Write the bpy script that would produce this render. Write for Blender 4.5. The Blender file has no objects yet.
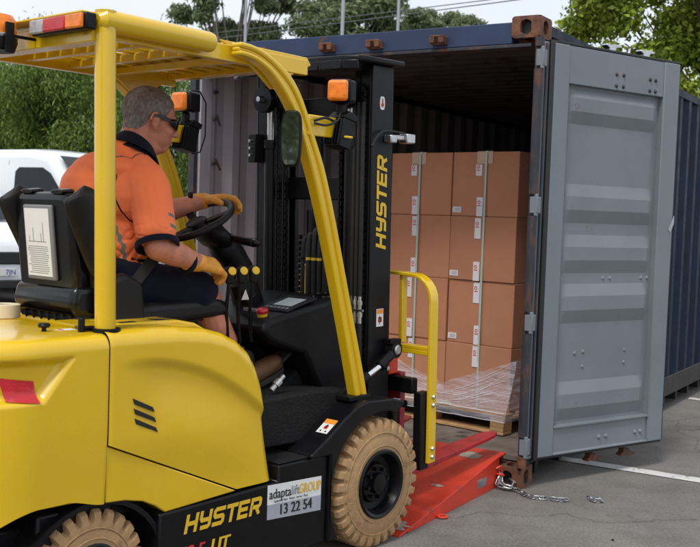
import bpy, bmesh, math, random
import numpy as np
from mathutils import Vector, Matrix, noise
R = math.radians
C = bpy.context.scene.collection
scene = bpy.context.scene
random.seed(7); rng = np.random.default_rng(11)

# ------------------------------------------------------------------ camera
FPX, PITCH, ROLL, CAMZ = 1029.34, 0.05602088, 0.03436773, 1.478
cd = bpy.data.cameras.new('camera'); cam = bpy.data.objects.new('camera', cd); C.objects.link(cam)
cp, sp = math.cos(PITCH), math.sin(PITCH); cr, sr = math.cos(ROLL), math.sin(ROLL)
fw = Vector((0, cp, -sp)); up0 = Vector((0, sp, cp)); r0 = Vector((1, 0, 0))
rt = r0*cr + up0*sr; up = up0*cr - r0*sr
m3 = Matrix((rt, up, -fw)).transposed()
cam.matrix_world = Matrix.Translation((0, 0, CAMZ)) @ m3.to_4x4()
cd.sensor_fit = 'HORIZONTAL'; cd.sensor_width = 36; cd.lens = 36*FPX/700
cd.clip_start = 0.05; cd.clip_end = 3000
cd.dof.use_dof = True; cd.dof.focus_distance = 4.6; cd.dof.aperture_fstop = 7.1
scene.camera = cam
# ------------------------------------------------------------------ world
SUN_EL, SUN_AZ = 58, 205      # azimuth clockwise from +Y
w = bpy.data.worlds.new('World'); scene.world = w; w.use_nodes = True
nt = w.node_tree; nt.nodes.clear()
out = nt.nodes.new('ShaderNodeOutputWorld'); bg = nt.nodes.new('ShaderNodeBackground')
sky = nt.nodes.new('ShaderNodeTexSky'); sky.sky_type = 'NISHITA'; sky.sun_disc = False
sky.sun_elevation = R(SUN_EL); sky.sun_rotation = R(SUN_AZ)
tc = nt.nodes.new('ShaderNodeTexCoord'); nz = nt.nodes.new('ShaderNodeTexNoise')
nz.inputs['Scale'].default_value = 2.2; nz.inputs['Detail'].default_value = 5
rmp = nt.nodes.new('ShaderNodeValToRGB')
rmp.color_ramp.elements[0].position = .3; rmp.color_ramp.elements[0].color = (6.2, 6.6, 7.2, 1)
rmp.color_ramp.elements[1].position = .7; rmp.color_ramp.elements[1].color = (7.6, 7.8, 8.15, 1)
mix = nt.nodes.new('ShaderNodeMix'); mix.data_type = 'RGBA'; mix.inputs['Factor'].default_value = .88
L = nt.links.new
L(tc.outputs['Generated'], nz.inputs['Vector']); L(nz.outputs['Fac'], rmp.inputs['Fac'])
L(sky.outputs['Color'], mix.inputs['A']); L(rmp.outputs['Color'], mix.inputs['B'])
L(mix.outputs['Result'], bg.inputs['Color']); bg.inputs['Strength'].default_value = 0.1
L(bg.outputs['Background'], out.inputs['Surface'])
# ------------------------------------------------------------------ sun
sd = bpy.data.lights.new('sun', 'SUN'); sd.energy = 1.5; sd.angle = R(12); sd.color = (1, .96, .9)
so = bpy.data.objects.new('sun', sd); C.objects.link(so)
dv = Vector((math.sin(R(SUN_AZ))*math.cos(R(SUN_EL)), math.cos(R(SUN_AZ))*math.cos(R(SUN_EL)), math.sin(R(SUN_EL))))
so.rotation_euler = dv.to_track_quat('Z', 'Y').to_euler(); so.location = (0, 0, 12)
scene.view_settings.view_transform = 'Standard'; scene.view_settings.look = 'None'
scene.view_settings.exposure = 0.5; scene.view_settings.gamma = 1
scene.cycles.max_bounces = 6; scene.cycles.use_denoising = True

# ================================================================== materials
def mat(name, col, rough=.5, metal=0, spec=.5, coat=0, bump=0, bscale=40, var=0, vscale=6, stain=None, sstain=3, spos=.6,
        emit=None, trans=0, alpha=1, island=0, coord='Object', detail=6, sheen=0, stretch=None, swidth=.08, orand=0):
    m = bpy.data.materials.new(name); m.use_nodes = True
    t = m.node_tree; b = t.nodes['Principled BSDF']; l = t.links.new
    b.inputs['Base Color'].default_value = (*col, 1); b.inputs['Roughness'].default_value = rough
    b.inputs['Metallic'].default_value = metal; b.inputs['Specular IOR Level'].default_value = spec
    b.inputs['Coat Weight'].default_value = coat; b.inputs['Coat Roughness'].default_value = .12
    b.inputs['Alpha'].default_value = alpha; b.inputs['Transmission Weight'].default_value = trans
    b.inputs['Sheen Weight'].default_value = sheen
    if emit: b.inputs['Emission Color'].default_value = (*emit[:3], 1); b.inputs['Emission Strength'].default_value = emit[3]
    tcn = t.nodes.new('ShaderNodeTexCoord'); vec = tcn.outputs[coord]
    if stretch:
        mp = t.nodes.new('ShaderNodeMapping'); mp.inputs['Scale'].default_value = stretch
        l(vec, mp.inputs['Vector']); vec = mp.outputs['Vector']
    def noi(s, d=detail, r=.6):
        n = t.nodes.new('ShaderNodeTexNoise'); n.inputs['Scale'].default_value = s; n.inputs['Detail'].default_value = d
        n.inputs['Roughness'].default_value = r; l(vec, n.inputs['Vector']); return n.outputs['Fac']
    cur = None
    if var or island:
        h = t.nodes.new('ShaderNodeHueSaturation'); h.inputs['Color'].default_value = (*col, 1)
        mr = t.nodes.new('ShaderNodeMapRange')
        if island:
            g = t.nodes.new('ShaderNodeNewGeometry'); l(g.outputs['Random Per Island'], mr.inputs['Value']); a = island
            mr.inputs['To Min'].default_value = 1-a; mr.inputs['To Max'].default_value = 1+a
            mh = t.nodes.new('ShaderNodeMapRange'); l(noi(.8, 2), mh.inputs['Value'])
            mh.inputs['To Min'].default_value = .47; mh.inputs['To Max'].default_value = .52
            l(mh.outputs['Result'], h.inputs['Hue'])
        else:
            l(noi(vscale), mr.inputs['Value']); mr.inputs['From Min'].default_value = .3; mr.inputs['From Max'].default_value = .7
            mr.inputs['To Min'].default_value = 1-var; mr.inputs['To Max'].default_value = 1+var
        l(mr.outputs['Result'], h.inputs['Value']); cur = h.outputs['Color']
    if orand:
        oi = t.nodes.new('ShaderNodeObjectInfo'); mo = t.nodes.new('ShaderNodeMapRange'); l(oi.outputs['Random'], mo.inputs['Value']); mo.inputs['To Min'].default_value = 1-orand; mo.inputs['To Max'].default_value = 1+orand
        h2 = t.nodes.new('ShaderNodeHueSaturation'); l(mo.outputs['Result'], h2.inputs['Value']); l(cur, h2.inputs['Color']); cur = h2.outputs['Color']
    if stain:
        r_ = t.nodes.new('ShaderNodeValToRGB'); r_.color_ramp.elements[0].position = spos; r_.color_ramp.elements[1].position = spos+swidth
        l(noi(sstain, 9, .68), r_.inputs['Fac'])
        mx = t.nodes.new('ShaderNodeMix'); mx.data_type = 'RGBA'; l(r_.outputs['Color'], mx.inputs['Factor'])
        if cur: l(cur, mx.inputs['A'])
        else: mx.inputs['A'].default_value = (*col, 1)
        mx.inputs['B'].default_value = (*stain, 1); cur = mx.outputs['Result']
    if cur: l(cur, b.inputs['Base Color'])
    if bump:
        bp = t.nodes.new('ShaderNodeBump'); bp.inputs['Strength'].default_value = bump; bp.inputs['Distance'].default_value = .01
        l(noi(bscale), bp.inputs['Height']); l(bp.outputs['Normal'], b.inputs['Normal'])
    if rough > .15 and not trans:
        mr2 = t.nodes.new('ShaderNodeMapRange'); l(noi(9, 5), mr2.inputs['Value'])
        mr2.inputs['From Min'].default_value = .3; mr2.inputs['From Max'].default_value = .7
        mr2.inputs['To Min'].default_value = max(.05, rough-.09); mr2.inputs['To Max'].default_value = min(1, rough+.1)
        l(mr2.outputs['Result'], b.inputs['Roughness'])
    return m
M = dict(
 yellow=mat('yellow_paint', (.74, .475, .008), .26, coat=.6, spec=.45, var=.05, vscale=2, bump=.02, bscale=90, stain=(.40, .27, .05), sstain=9, spos=.70, swidth=.14),
 black=mat('black_plastic', (.006, .006, .007), .42, spec=.22, bump=.12, bscale=160, var=.3, vscale=8, stain=(.022, .021, .019), sstain=6, spos=.66),
 blackpaint=mat('black_steel_paint', (.005, .005, .006), .33, spec=.24, var=.3, bump=.05, stain=(.024, .022, .02), sstain=7, spos=.66),
 gloss=mat('black_gloss', (.004, .004, .005), .2, spec=.4),
 mat_rubber=mat('gritty_floor_mat', (.012, .012, .013), .8, spec=.25, bump=1, bscale=120, var=.4, vscale=70, stain=(.035, .032, .03), sstain=40, spos=.66),
 vinyl=mat('black_vinyl', (.008, .008, .009), .45, spec=.28, bump=.15, bscale=120),
 steel=mat('zinc_steel', (.55, .56, .56), .32, metal=1, var=.15, vscale=30, bump=.1),
 chrome=mat('chrome_rod', (.8, .8, .8), .12, metal=1),
 chain=mat('galvanised_chain', (.42, .43, .45), .42, metal=1, var=.2, vscale=60),
 tyre=mat('tan_solid_rubber', (.40, .245, .115), .8, bump=.35, bscale=70, var=.16, vscale=9, stain=(.12, .08, .05), sstain=8, spos=.56, swidth=.16),
 bare=mat('bare_worn_steel', (.40, .36, .30), .6, var=.4, vscale=20, bump=.3),
 red=mat('red_paint', (.64, .045, .020), .42, bump=.08, bscale=50, var=.12, vscale=4, stain=(.30, .03, .025), sstain=6, spos=.6),
 redfork=mat('scuffed_red_fork', (.38, .02, .025), .35, bump=.1, bscale=40, var=.2, vscale=10, stain=(.13, .02, .03), sstain=9, spos=.54),
 redglass=mat('red_lens', (.55, .006, .015), .18, coat=.4, bump=.3, bscale=200, var=.2, vscale=40),
 amber=mat('amber_lens', (.85, .20, .005), .2, coat=.3, emit=(1, .3, .01, .04), var=.25, vscale=30, bump=.3, bscale=200),
 clear=mat('clear_lens', (.45, .45, .46), .15, coat=.5, var=.35, vscale=40, bump=.4, bscale=200),
 white=mat('white_label', (.75, .75, .74), .5, var=.05),
 grey_label=mat('grey_label', (.36, .37, .42), .5, var=.1),
 ink=mat('black_ink', (.01, .01, .01), .6), inkyellow=mat('yellow_ink', (.75, .47, .02), .45), inkred=mat('red_ink', (.55, .03, .02), .5),
 inkgrey=mat('grey_ink', (.2, .2, .21), .5), orange_ink=mat('orange_ink', (.85, .30, .03), .5),
 blue=mat('container_blue', (.030, .050, .105), .5, spec=.3, bump=.08, var=.2, vscale=3, stain=(.10, .055, .035), sstain=4, spos=.62, swidth=.04),
 navy=mat('container_dark_blue', (.009, .018, .040), .55, spec=.18, bump=.08, var=.25, vscale=3, stain=(.07, .05, .04), sstain=5, spos=.64),
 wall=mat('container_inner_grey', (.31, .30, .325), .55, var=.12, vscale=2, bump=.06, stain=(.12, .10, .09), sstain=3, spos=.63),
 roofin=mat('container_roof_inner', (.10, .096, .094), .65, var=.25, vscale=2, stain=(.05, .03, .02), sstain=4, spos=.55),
 door=mat('door_grey_blue', (.180, .203, .228), .45, spec=.35, bump=.06, var=.10, vscale=2.2, stain=(.11, .10, .095), sstain=6, spos=.67, swidth=.05),
 rust=mat('rusty_steel', (.15, .058, .028), .75, bump=.5, bscale=50, var=.5, vscale=14, stain=(.06, .045, .045), sstain=16, spos=.53),
 rustblue=mat('rusty_blue_post', (.028, .031, .042), .6, bump=.4, bscale=40, var=.4, vscale=10, stain=(.10, .043, .022), sstain=10, spos=.52, stretch=(1, 1, .35)),
 gasket=mat('black_gasket', (.012, .012, .013), .5),
 ply=mat('container_floor', (.17, .14, .115), .75, bump=.3, bscale=30, var=.35, vscale=5, stain=(.06, .05, .045), sstain=6, spos=.55),
 card=mat('brown_cardboard', (.425, .19, .10), .85, orand=.10, stain=(.52, .29, .18), sstain=9, spos=.66, swidth=.2, bump=.05, bscale=30, var=.06, vscale=4, stretch=(1, 1, 1)),
 cardtape=mat('packing_tape', (.50, .30, .19), .3),
 strap=mat('green_strap', (.36, .50, .42), .35), paper=mat('paper_label', (.68, .66, .68), .6, var=.05),
 wood=mat('pallet_wood', (.46, .27, .12), .7, bump=.3, bscale=25, var=.3, vscale=10, stretch=(1, 1, 6)),
 conc=mat('tape_roll_paper', (.72, .62, .45), .6),
 orange=mat('hi_vis_orange', (1.0, .21, .062), .75, bump=.35, bscale=22, sheen=.1),
 navyfab=mat('navy_fabric', (.005, .006, .016), .9, spec=.15, bump=.3, bscale=60, sheen=.05, var=.2),
 reflect=mat('reflective_tape', (.18, .19, .17), .4, metal=.3, bump=.4, bscale=200),
 skin=mat('skin', (.56, .215, .135), .5, bump=.25, bscale=160, var=.16, vscale=22, stain=(.42, .13, .085), sstain=14, spos=.58, swidth=.2),
 hair=mat('grey_hair', (.21, .18, .165), .6, bump=.9, bscale=140, var=.5, vscale=90, stretch=(1, 1, .5)),
 glove=mat('yellow_leather', (.74, .33, .045), .65, bump=.4, bscale=60, var=.2, vscale=20),
 leather=mat('brown_boot', (.12, .055, .025), .55, bump=.3, bscale=60, var=.3),
 vanwhite=mat('van_white', (.74, .77, .80), .25, coat=.6), glass=mat('dark_glass', (.008, .011, .014), .06, spec=.35),
 plate=mat('number_plate', (.7, .7, .68), .4), platetext=mat('plate_blue', (.02, .05, .25), .5),
 rubber=mat('black_rubber', (.018, .018, .018), .8),
 bark=mat('grey_bark', (.22, .19, .165), .85, bump=.6, bscale=20, var=.3), darkbark=mat('dark_bark', (.06, .045, .035), .9, bump=.6, var=.3),
 pole=mat('pole_grey', (.35, .38, .42), .5), wire=mat('wire', (.12, .12, .13), .5),
 line=mat('road_paint', (.62, .61, .60), .8, bump=.3, bscale=30, var=.15, vscale=8, stain=(.2, .195, .19), sstain=14, spos=.57),
 grass=mat('grass', (.07, .11, .03), .9, bump=.5, var=.3), fence=mat('green_fence', (.05, .07, .06), .7),
 mirror=mat('mirror_glass', (.75, .78, .78), .03, metal=1), screen=mat('lcd_screen', (.30, .34, .36), .25, emit=(.5, .6, .6, .12)),
)
def leafmat(name, col, a=.45):
    m = mat(name, col, .55, island=a, spec=.35)
    t = m.node_tree; b = t.nodes['Principled BSDF']
    tr = t.nodes.new('ShaderNodeBsdfTranslucent'); ms = t.nodes.new('ShaderNodeMixShader'); ms.inputs['Fac'].default_value = .3
    src = b.inputs['Base Color'].links[0].from_socket; t.links.new(src, tr.inputs['Color'])
    o = t.nodes['Material Output']; t.links.new(b.outputs['BSDF'], ms.inputs[1]); t.links.new(tr.outputs['BSDF'], ms.inputs[2])
    t.links.new(ms.outputs['Shader'], o.inputs['Surface']); return m
M['leaf_dark'] = leafmat('leaf_dark', (.145, .235, .045)); M['leaf_lime'] = leafmat('leaf_lime', (.27, .34, .04), .6)
M['leaf_gum'] = leafmat('leaf_gum', (.19, .24, .12), .4); M['leaf_mid'] = leafmat('leaf_mid', (.08, .12, .04))

def groundmat():
    m = mat('concrete_ground', (.185, .172, .158), .85)
    t = m.node_tree; l = t.links.new; b = t.nodes['Principled BSDF']
    tc_ = t.nodes.new('ShaderNodeTexCoord')
    def noi(s, d=8, r=.65, st=None):
        n = t.nodes.new('ShaderNodeTexNoise'); n.inputs['Scale'].default_value = s; n.inputs['Detail'].default_value = d; n.inputs['Roughness'].default_value = r
        if st:
            mp = t.nodes.new('ShaderNodeMapping'); mp.inputs['Scale'].default_value = st; mp.inputs['Rotation'].default_value = (0, 0, .5)
            l(tc_.outputs['Object'], mp.inputs['Vector']); l(mp.outputs['Vector'], n.inputs['Vector'])
        else: l(tc_.outputs['Object'], n.inputs['Vector'])
        return n.outputs['Fac']
    def ramp(f, p0, c0, p1, c1):
        r = t.nodes.new('ShaderNodeValToRGB'); e = r.color_ramp.elements
        e[0].position = p0; e[0].color = (*c0, 1); e[1].position = p1; e[1].color = (*c1, 1); l(f, r.inputs['Fac']); return r.outputs['Color']
    def mul(a, b_, f=1):
        x = t.nodes.new('ShaderNodeMix'); x.data_type = 'RGBA'; x.blend_type = 'MULTIPLY'; x.inputs['Factor'].default_value = f
        l(a, x.inputs['A']); l(b_, x.inputs['B']); return x.outputs['Result']
    base = ramp(noi(.9), .3, (.145, .136, .124), .7, (.222, .208, .19))
    c = mul(base, ramp(noi(1.7, 9, .72), .36, (.74, .73, .72), .56, (1.04, 1.04, 1.04)))
    c = mul(c, ramp(noi(70, 4, .8), .35, (.65, .65, .65), .6, (1.15, 1.15, 1.15)))
    v = t.nodes.new('ShaderNodeTexVoronoi'); v.inputs['Scale'].default_value = 6; l(tc_.outputs['Object'], v.inputs['Vector'])
    c = mul(c, ramp(v.outputs['Distance'], .03, (.35, .34, .33), .05, (1, 1, 1)))
    # hairline cracks
    v2 = t.nodes.new('ShaderNodeTexVoronoi'); v2.feature = 'DISTANCE_TO_EDGE'; v2.inputs['Scale'].default_value = .33
    ns = t.nodes.new('ShaderNodeTexNoise'); ns.inputs['Scale'].default_value = 2.5; ns.inputs['Detail'].default_value = 8; l(tc_.outputs['Object'], ns.inputs['Vector'])
    va = t.nodes.new('ShaderNodeVectorMath'); va.operation = 'MULTIPLY_ADD'; l(ns.outputs['Color'], va.inputs[0]); va.inputs[1].default_value = (.45, .45, .45)
    l(tc_.outputs['Object'], va.inputs[2]); l(va.outputs['Vector'], v2.inputs['Vector'])
    c = mul(c, ramp(v2.outputs['Distance'], 0.0008, (.62, .61, .60), .0026, (1, 1, 1)))
    l(c, b.inputs['Base Color'])
    bp = t.nodes.new('ShaderNodeBump'); bp.inputs['Strength'].default_value = .5; bp.inputs['Distance'].default_value = .006
    l(noi(110, 6, .8), bp.inputs['Height']); l(bp.outputs['Normal'], b.inputs['Normal'])
    return m
M['ground'] = groundmat()
def filmmat():
    m = mat('stretch_film', (.74, .71, .80), .15, spec=.8, bump=.35, bscale=14, stretch=(1, 1.2, 8)); t = m.node_tree; b = t.nodes['Principled BSDF']
    tc_ = t.nodes.new('ShaderNodeTexCoord'); mp = t.nodes.new('ShaderNodeMapping'); mp.inputs['Scale'].default_value = (2, 1.0, 13); mp.inputs['Rotation'].default_value = (-.32, 0, 0)
    n = t.nodes.new('ShaderNodeTexNoise'); n.inputs['Scale'].default_value = 3; n.inputs['Detail'].default_value = 7; n.inputs['Roughness'].default_value = .7
    r = t.nodes.new('ShaderNodeMapRange'); r.inputs['From Min'].default_value = .38; r.inputs['From Max'].default_value = .66; r.inputs['To Min'].default_value = .08; r.inputs['To Max'].default_value = .52
    l = t.links.new; l(tc_.outputs['Object'], mp.inputs['Vector']); l(mp.outputs['Vector'], n.inputs['Vector']); l(n.outputs['Fac'], r.inputs['Value']); l(r.outputs['Result'], b.inputs['Alpha']); return m
M['film'] = filmmat()
def trademat():   # checker-plate bumps on the ramp deck
    m = mat('red_checker_plate', (.64, .048, .022), .42, var=.14, vscale=5, stain=(.16, .045, .04), sstain=5, spos=.57, swidth=.16)
    t = m.node_tree; l = t.links.new; b = t.nodes['Principled BSDF']; tc_ = t.nodes.new('ShaderNodeTexCoord')
    mp = t.nodes.new('ShaderNodeMapping'); mp.inputs['Rotation'].default_value = (0, 0, R(45)); mp.inputs['Scale'].default_value = (38, 38, 38)
    l(tc_.outputs['Object'], mp.inputs['Vector']); ch = t.nodes.new('ShaderNodeTexChecker'); ch.inputs['Scale'].default_value = 1
    wv = t.nodes.new('ShaderNodeTexVoronoi'); wv.inputs['Scale'].default_value = 1; wv.inputs['Randomness'].default_value = .15
    l(mp.outputs['Vector'], wv.inputs['Vector']); bp = t.nodes.new('ShaderNodeBump'); bp.inputs['Strength'].default_value = .35; bp.inputs['Distance'].default_value = .004; bp.invert = True
    l(wv.outputs['Distance'], bp.inputs['Height']); l(bp.outputs['Normal'], b.inputs['Normal']); return m
M['checker'] = trademat()

# ================================================================== mesh helpers
class MB:
    def __init__(s): s.v = []; s.f = []; s.mi = []; s.cur = 0
    def add(s, vs, fs):
        o = len(s.v); s.v += [tuple(v) for v in vs]; s.f += [tuple(i+o for i in f) for f in fs]; s.mi += [s.cur]*len(fs); return s
    def box(s, x0, x1, y0, y1, z0, z1, T=None):
        vs = [Vector(p) for p in ((x0,y0,z0),(x1,y0,z0),(x1,y1,z0),(x0,y1,z0),(x0,y0,z1),(x1,y0,z1),(x1,y1,z1),(x0,y1,z1))]
        if T: vs = [T @ v for v in vs]
        return s.add(vs, [(0,3,2,1),(4,5,6,7),(0,1,5,4),(1,2,6,5),(2,3,7,6),(3,0,4,7)])
    def bar(s, a, b, w, h, upv=(0,0,1)):
        a = Vector(a); b = Vector(b); d = (b-a); ln = d.length; d.normalize(); u = Vector(upv)
        sx = d.cross(u)
        if sx.length < 1e-4: sx = d.cross(Vector((1,0,0)))
        sx.normalize(); u = sx.cross(d)
        T = Matrix((d, sx, u)).transposed().to_4x4(); T.translation = a
        return s.box(0, ln, -w/2, w/2, -h/2, h/2, T)
    def prism(s, poly, ax, a, b, T=None):
        # poly in the two other axes: ax=1 -> (x,z), ax=2 -> (x,y), ax=0 -> (y,z)
        def P(p, t):
            v = Vector({0:(t,p[0],p[1]), 1:(p[0],t,p[1]), 2:(p[0],p[1],t)}[ax]); return T @ v if T else v
        n = len(poly); vs = [P(p,a) for p in poly]+[P(p,b) for p in poly]
        fs = [tuple(range(n)), tuple(range(2*n-1, n-1, -1))]+[(i, n+i, n+(i+1)%n, (i+1)%n) for i in range(n)]
        return s.add(vs, fs)
    def tube(s, path, r, seg=10, cap=True, flat=1):
        path = [Vector(p) for p in path]; n = len(path); rs = r if isinstance(r, (list, tuple)) else [r]*n
        vs = []; prev = None
        for i, p in enumerate(path):
            d = (path[min(i+1,n-1)]-path[max(i-1,0)]).normalized()
            if prev is None:
                u = d.orthogonal().normalized()
            else: u = (prev-d*prev.dot(d)).normalized()
            prev = u; q = d.cross(u)
            for k in range(seg):
                a = 2*math.pi*k/seg; vs.append(p+(u*math.cos(a)+q*math.sin(a)*flat)*rs[i])
        fs = [(i*seg+k, i*seg+(k+1)%seg, (i+1)*seg+(k+1)%seg, (i+1)*seg+k) for i in range(n-1) for k in range(seg)]
        if cap: fs += [tuple(range(seg-1,-1,-1)), tuple((n-1)*seg+k for k in range(seg))]
        return s.add(vs, fs)
    def lathe(s, prof, c, axis=(0,1,0), seg=32, close=False, cap=True):
        # prof: (t along axis, r)
        ax = Vector(axis).normalized(); u = ax.orthogonal().normalized(); q = ax.cross(u); c = Vector(c)
        n = len(prof); vs = []
        for t, r in prof:
            for k in range(seg):
                a = 2*math.pi*k/seg; vs.append(c+ax*t+(u*math.cos(a)+q*math.sin(a))*r)
        m = n if close else n-1
        fs = [(i*seg+k, i*seg+(k+1)%seg, ((i+1)%n)*seg+(k+1)%seg, ((i+1)%n)*seg+k) for i in range(m) for k in range(seg)]
        if not close and cap:
            if prof[0][1] > 1e-5: fs.append(tuple(range(seg-1,-1,-1)))
            if prof[-1][1] > 1e-5: fs.append(tuple((n-1)*seg+k for k in range(seg)))
        return s.add(vs, fs)
    def cyl(s, a, b, r, seg=16): return s.tube([a, b], r, seg)
    def ell(s, c, rx, ry=None, rz=None, rot=None, seg=16, rings=10):
        ry = ry or rx; rz = rz or rx; c = Vector(c); vs = []
        for i in range(rings+1):
            th = math.pi*i/rings
            for k in range(seg):
                a = 2*math.pi*k/seg; v = Vector((rx*math.sin(th)*math.cos(a), ry*math.sin(th)*math.sin(a), rz*math.cos(th)))
                if rot: v = rot @ v
                vs.append(c+v)
        fs = [(i*seg+k, (i+1)*seg+k, (i+1)*seg+(k+1)%seg, i*seg+(k+1)%seg) for i in range(rings) for k in range(seg)]
        return s.add(vs, fs)
    def cap(s, a, b, ra, rb, seg=16):   # tapered capsule
        a = Vector(a); b = Vector(b); d = (b-a); ln = d.length; d.normalize(); pr = []
        for i in range(6): t = math.pi/2*(1-i/5); pr.append((-ra*math.sin(t), ra*math.cos(t)))
        for i in range(6): t = math.pi/2*i/5; pr.append((ln+rb*math.sin(t), rb*math.cos(t)))
        return s.lathe(pr, a, d, seg)
    def ring(s, c, nrm, R_, r, seg=40, s2=10, arc=(0, 2*math.pi)):
        n = Vector(nrm).normalized(); u = n.orthogonal().normalized(); q = n.cross(u); c = Vector(c)
        pts = [c+(u*math.cos(a)+q*math.sin(a))*R_ for a in [arc[0]+(arc[1]-arc[0])*i/seg for i in range(seg+1)]]
        return s.tube(pts, r, s2)
    def build(s, name, m, parent=None, bevel=0, smooth=35, seg=2, recalc=True, weld=False):
        me = bpy.data.meshes.new(name); me.from_pydata(s.v, [], s.f); ms = m if isinstance(m, (list, tuple)) else [m]
        for x in ms: me.materials.append(M[x] if isinstance(x, str) else x)
        if max(s.mi or [0]) > 0: me.polygons.foreach_set('material_index', s.mi)
        if recalc or weld:
            b = bmesh.new(); b.from_mesh(me)
            if weld: bmesh.ops.remove_doubles(b, verts=b.verts, dist=1e-5)
            bmesh.ops.recalc_face_normals(b, faces=b.faces); b.to_mesh(me); b.free()
        return link(name, me, parent, bevel, smooth, seg)
def link(name, me, parent=None, bevel=0, smooth=35, seg=2):
    if smooth:
        me.polygons.foreach_set('use_smooth', [True]*len(me.polygons)); me.set_sharp_from_angle(angle=R(smooth))
    o = bpy.data.objects.new(name, me); C.objects.link(o)
    if parent: o.parent = parent
    if bevel:
        md = o.modifiers.new('bevel', 'BEVEL'); md.width = bevel; md.segments = seg; md.limit_method = 'ANGLE'; md.angle_limit = R(35); md.harden_normals = False
    return o
def tag(o, label=None, cat=None, group=None, kind=None):
    if label: o['label'] = label
    if cat: o['category'] = cat
    if group: o['group'] = group
    if kind: o['kind'] = kind
    return o
def empty(name, loc=(0,0,0), rz=0, **k):
    o = bpy.data.objects.new(name, None); C.objects.link(o); o.location = loc; o.rotation_euler = (0, 0, rz); o.empty_display_size = .2
    return tag(o, **k)
def kids(o): return [c for c in C.objects if c.parent == o]
def copy_tree(o, parent=None):
    c = o.copy(); C.objects.link(c); c.parent = parent
    for ch in kids(o): copy_tree(ch, c)
    return c
def blob(name, fn, m, parent, voxel=.008, smooth=4, matfn=None, fold=None):
    """overlapping primitives -> one continuous skin (voxel remesh), baked to a plain mesh"""
    mb = MB(); fn(mb); me = bpy.data.meshes.new(name); me.from_pydata(mb.v, [], mb.f)
    b = bmesh.new(); b.from_mesh(me); bmesh.ops.remove_doubles(b, verts=b.verts, dist=1e-6); bmesh.ops.recalc_face_normals(b, faces=b.faces); b.to_mesh(me); b.free()
    o = bpy.data.objects.new(name, me); C.objects.link(o)
    rm = o.modifiers.new('r', 'REMESH'); rm.mode = 'VOXEL'; rm.voxel_size = voxel; rm.adaptivity = 0
    sm = o.modifiers.new('s', 'SMOOTH'); sm.iterations = smooth; sm.factor = .5
    dg = bpy.context.evaluated_depsgraph_get(); me2 = bpy.data.meshes.new_from_object(o.evaluated_get(dg)); bpy.data.objects.remove(o)
    me2.materials.clear()
    for x in (m if isinstance(m, (list, tuple)) else [m]): me2.materials.append(M[x])
    if fold:
        amp, fs, st = fold; co = [v.co.copy() for v in me2.vertices]; nr = [v.normal.copy() for v in me2.vertices]
        for v, c_, n_ in zip(me2.vertices, co, nr):
            p = Vector((c_.x*st[0], c_.y*st[1], c_.z*st[2]))*fs
            v.co = c_+n_*amp*(noise.noise(p)+.4*noise.noise(p*2.3))
    if matfn:
        for p in me2.polygons: p.material_index = matfn(p.center)
    me2.name = name
    return link(name, me2, parent, 0, 0) if False else _sm(link(name, me2, parent, 0, 0))
def _sm(o): o.data.polygons.foreach_set('use_smooth', [True]*len(o.data.polygons)); return o
def text(name, s_, m, parent, origin, X, Y, size, shear=0, off=0, ext=.0008, sx=1, align='LEFT', space=1):
    cu = bpy.data.curves.new(name, 'FONT'); cu.body = s_; cu.size = size; cu.shear = shear; cu.offset = off; cu.extrude = ext; cu.align_x = align
    cu.space_character = space
    o = bpy.data.objects.new(name, cu); C.objects.link(o)
    dg = bpy.context.evaluated_depsgraph_get(); me = bpy.data.meshes.new_from_object(o.evaluated_get(dg)); bpy.data.objects.remove(o)
    X = Vector(X).normalized(); Y = Vector(Y).normalized(); Z = X.cross(Y); T = Matrix((X*sx, Y, Z)).transposed().to_4x4(); T.translation = Vector(origin)
    me.transform(T); me.materials.clear(); me.materials.append(M[m]); me.name = name
    o = bpy.data.objects.new(name, me); C.objects.link(o); o.parent = parent; return o
def mirror_y(pts): return [(p[0], -p[1], *p[2:]) for p in pts]
def interp(pts, t):
    xs = [p[0] for p in pts]; ys = [p[1] for p in pts]; return float(np.interp(t, xs, ys))
def smoothpath(pts, n=6):
    """Catmull-Rom through points"""
    P = [Vector(p) for p in pts]; P = [P[0]*2-P[1]]+P+[P[-1]*2-P[-2]]; o = []
    for i in range(1, len(P)-2):
        for k in range(n):
            t = k/n; a, b, c, d = P[i-1:i+3]
            o.append(.5*((2*b)+(c-a)*t+(2*a-5*b+4*c-d)*t*t+(3*b-a-3*c+d)*t**3))
    o.append(P[-2]); return o

STROKES = {  # squared heavy capitals on a 10 x 10 box, stroke 2.3
 'H': ([[(1.1,0),(1.1,10)], [(8.2,0),(8.2,10)], [(1.1,5),(8.2,5)]], 10.6),
 'Y': ([[(1.1,10),(1.1,6.2),(2.0,5.0),(8.2,5.0)], [(8.2,10),(8.2,1.9),(7.2,1.1),(1.4,1.1)]], 10.6),
 'S': ([[(9.2,8.9),(2.0,8.9),(1.1,8.0),(1.1,6.0),(2.0,5.0),(7.3,5.0),(8.2,4.1),(8.2,2.0),(7.3,1.1),(0,1.1)]], 10.4),
 'T': ([[(0,8.9),(9.2,8.9)], [(4.6,0),(4.6,8.9)]], 9.9),
 'E': ([[(9.0,8.9),(1.1,8.9),(1.1,1.1),(8.6,1.1)], [(1.1,5.0),(8.0,5.0)]], 10.2),
 'R': ([[(1.1,0),(1.1,8.9),(7.2,8.9),(8.2,8.0),(8.2,5.6),(7.2,4.6),(1.1,4.6)], [(5.2,4.6),(8.4,0)]], 10.6)}
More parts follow.
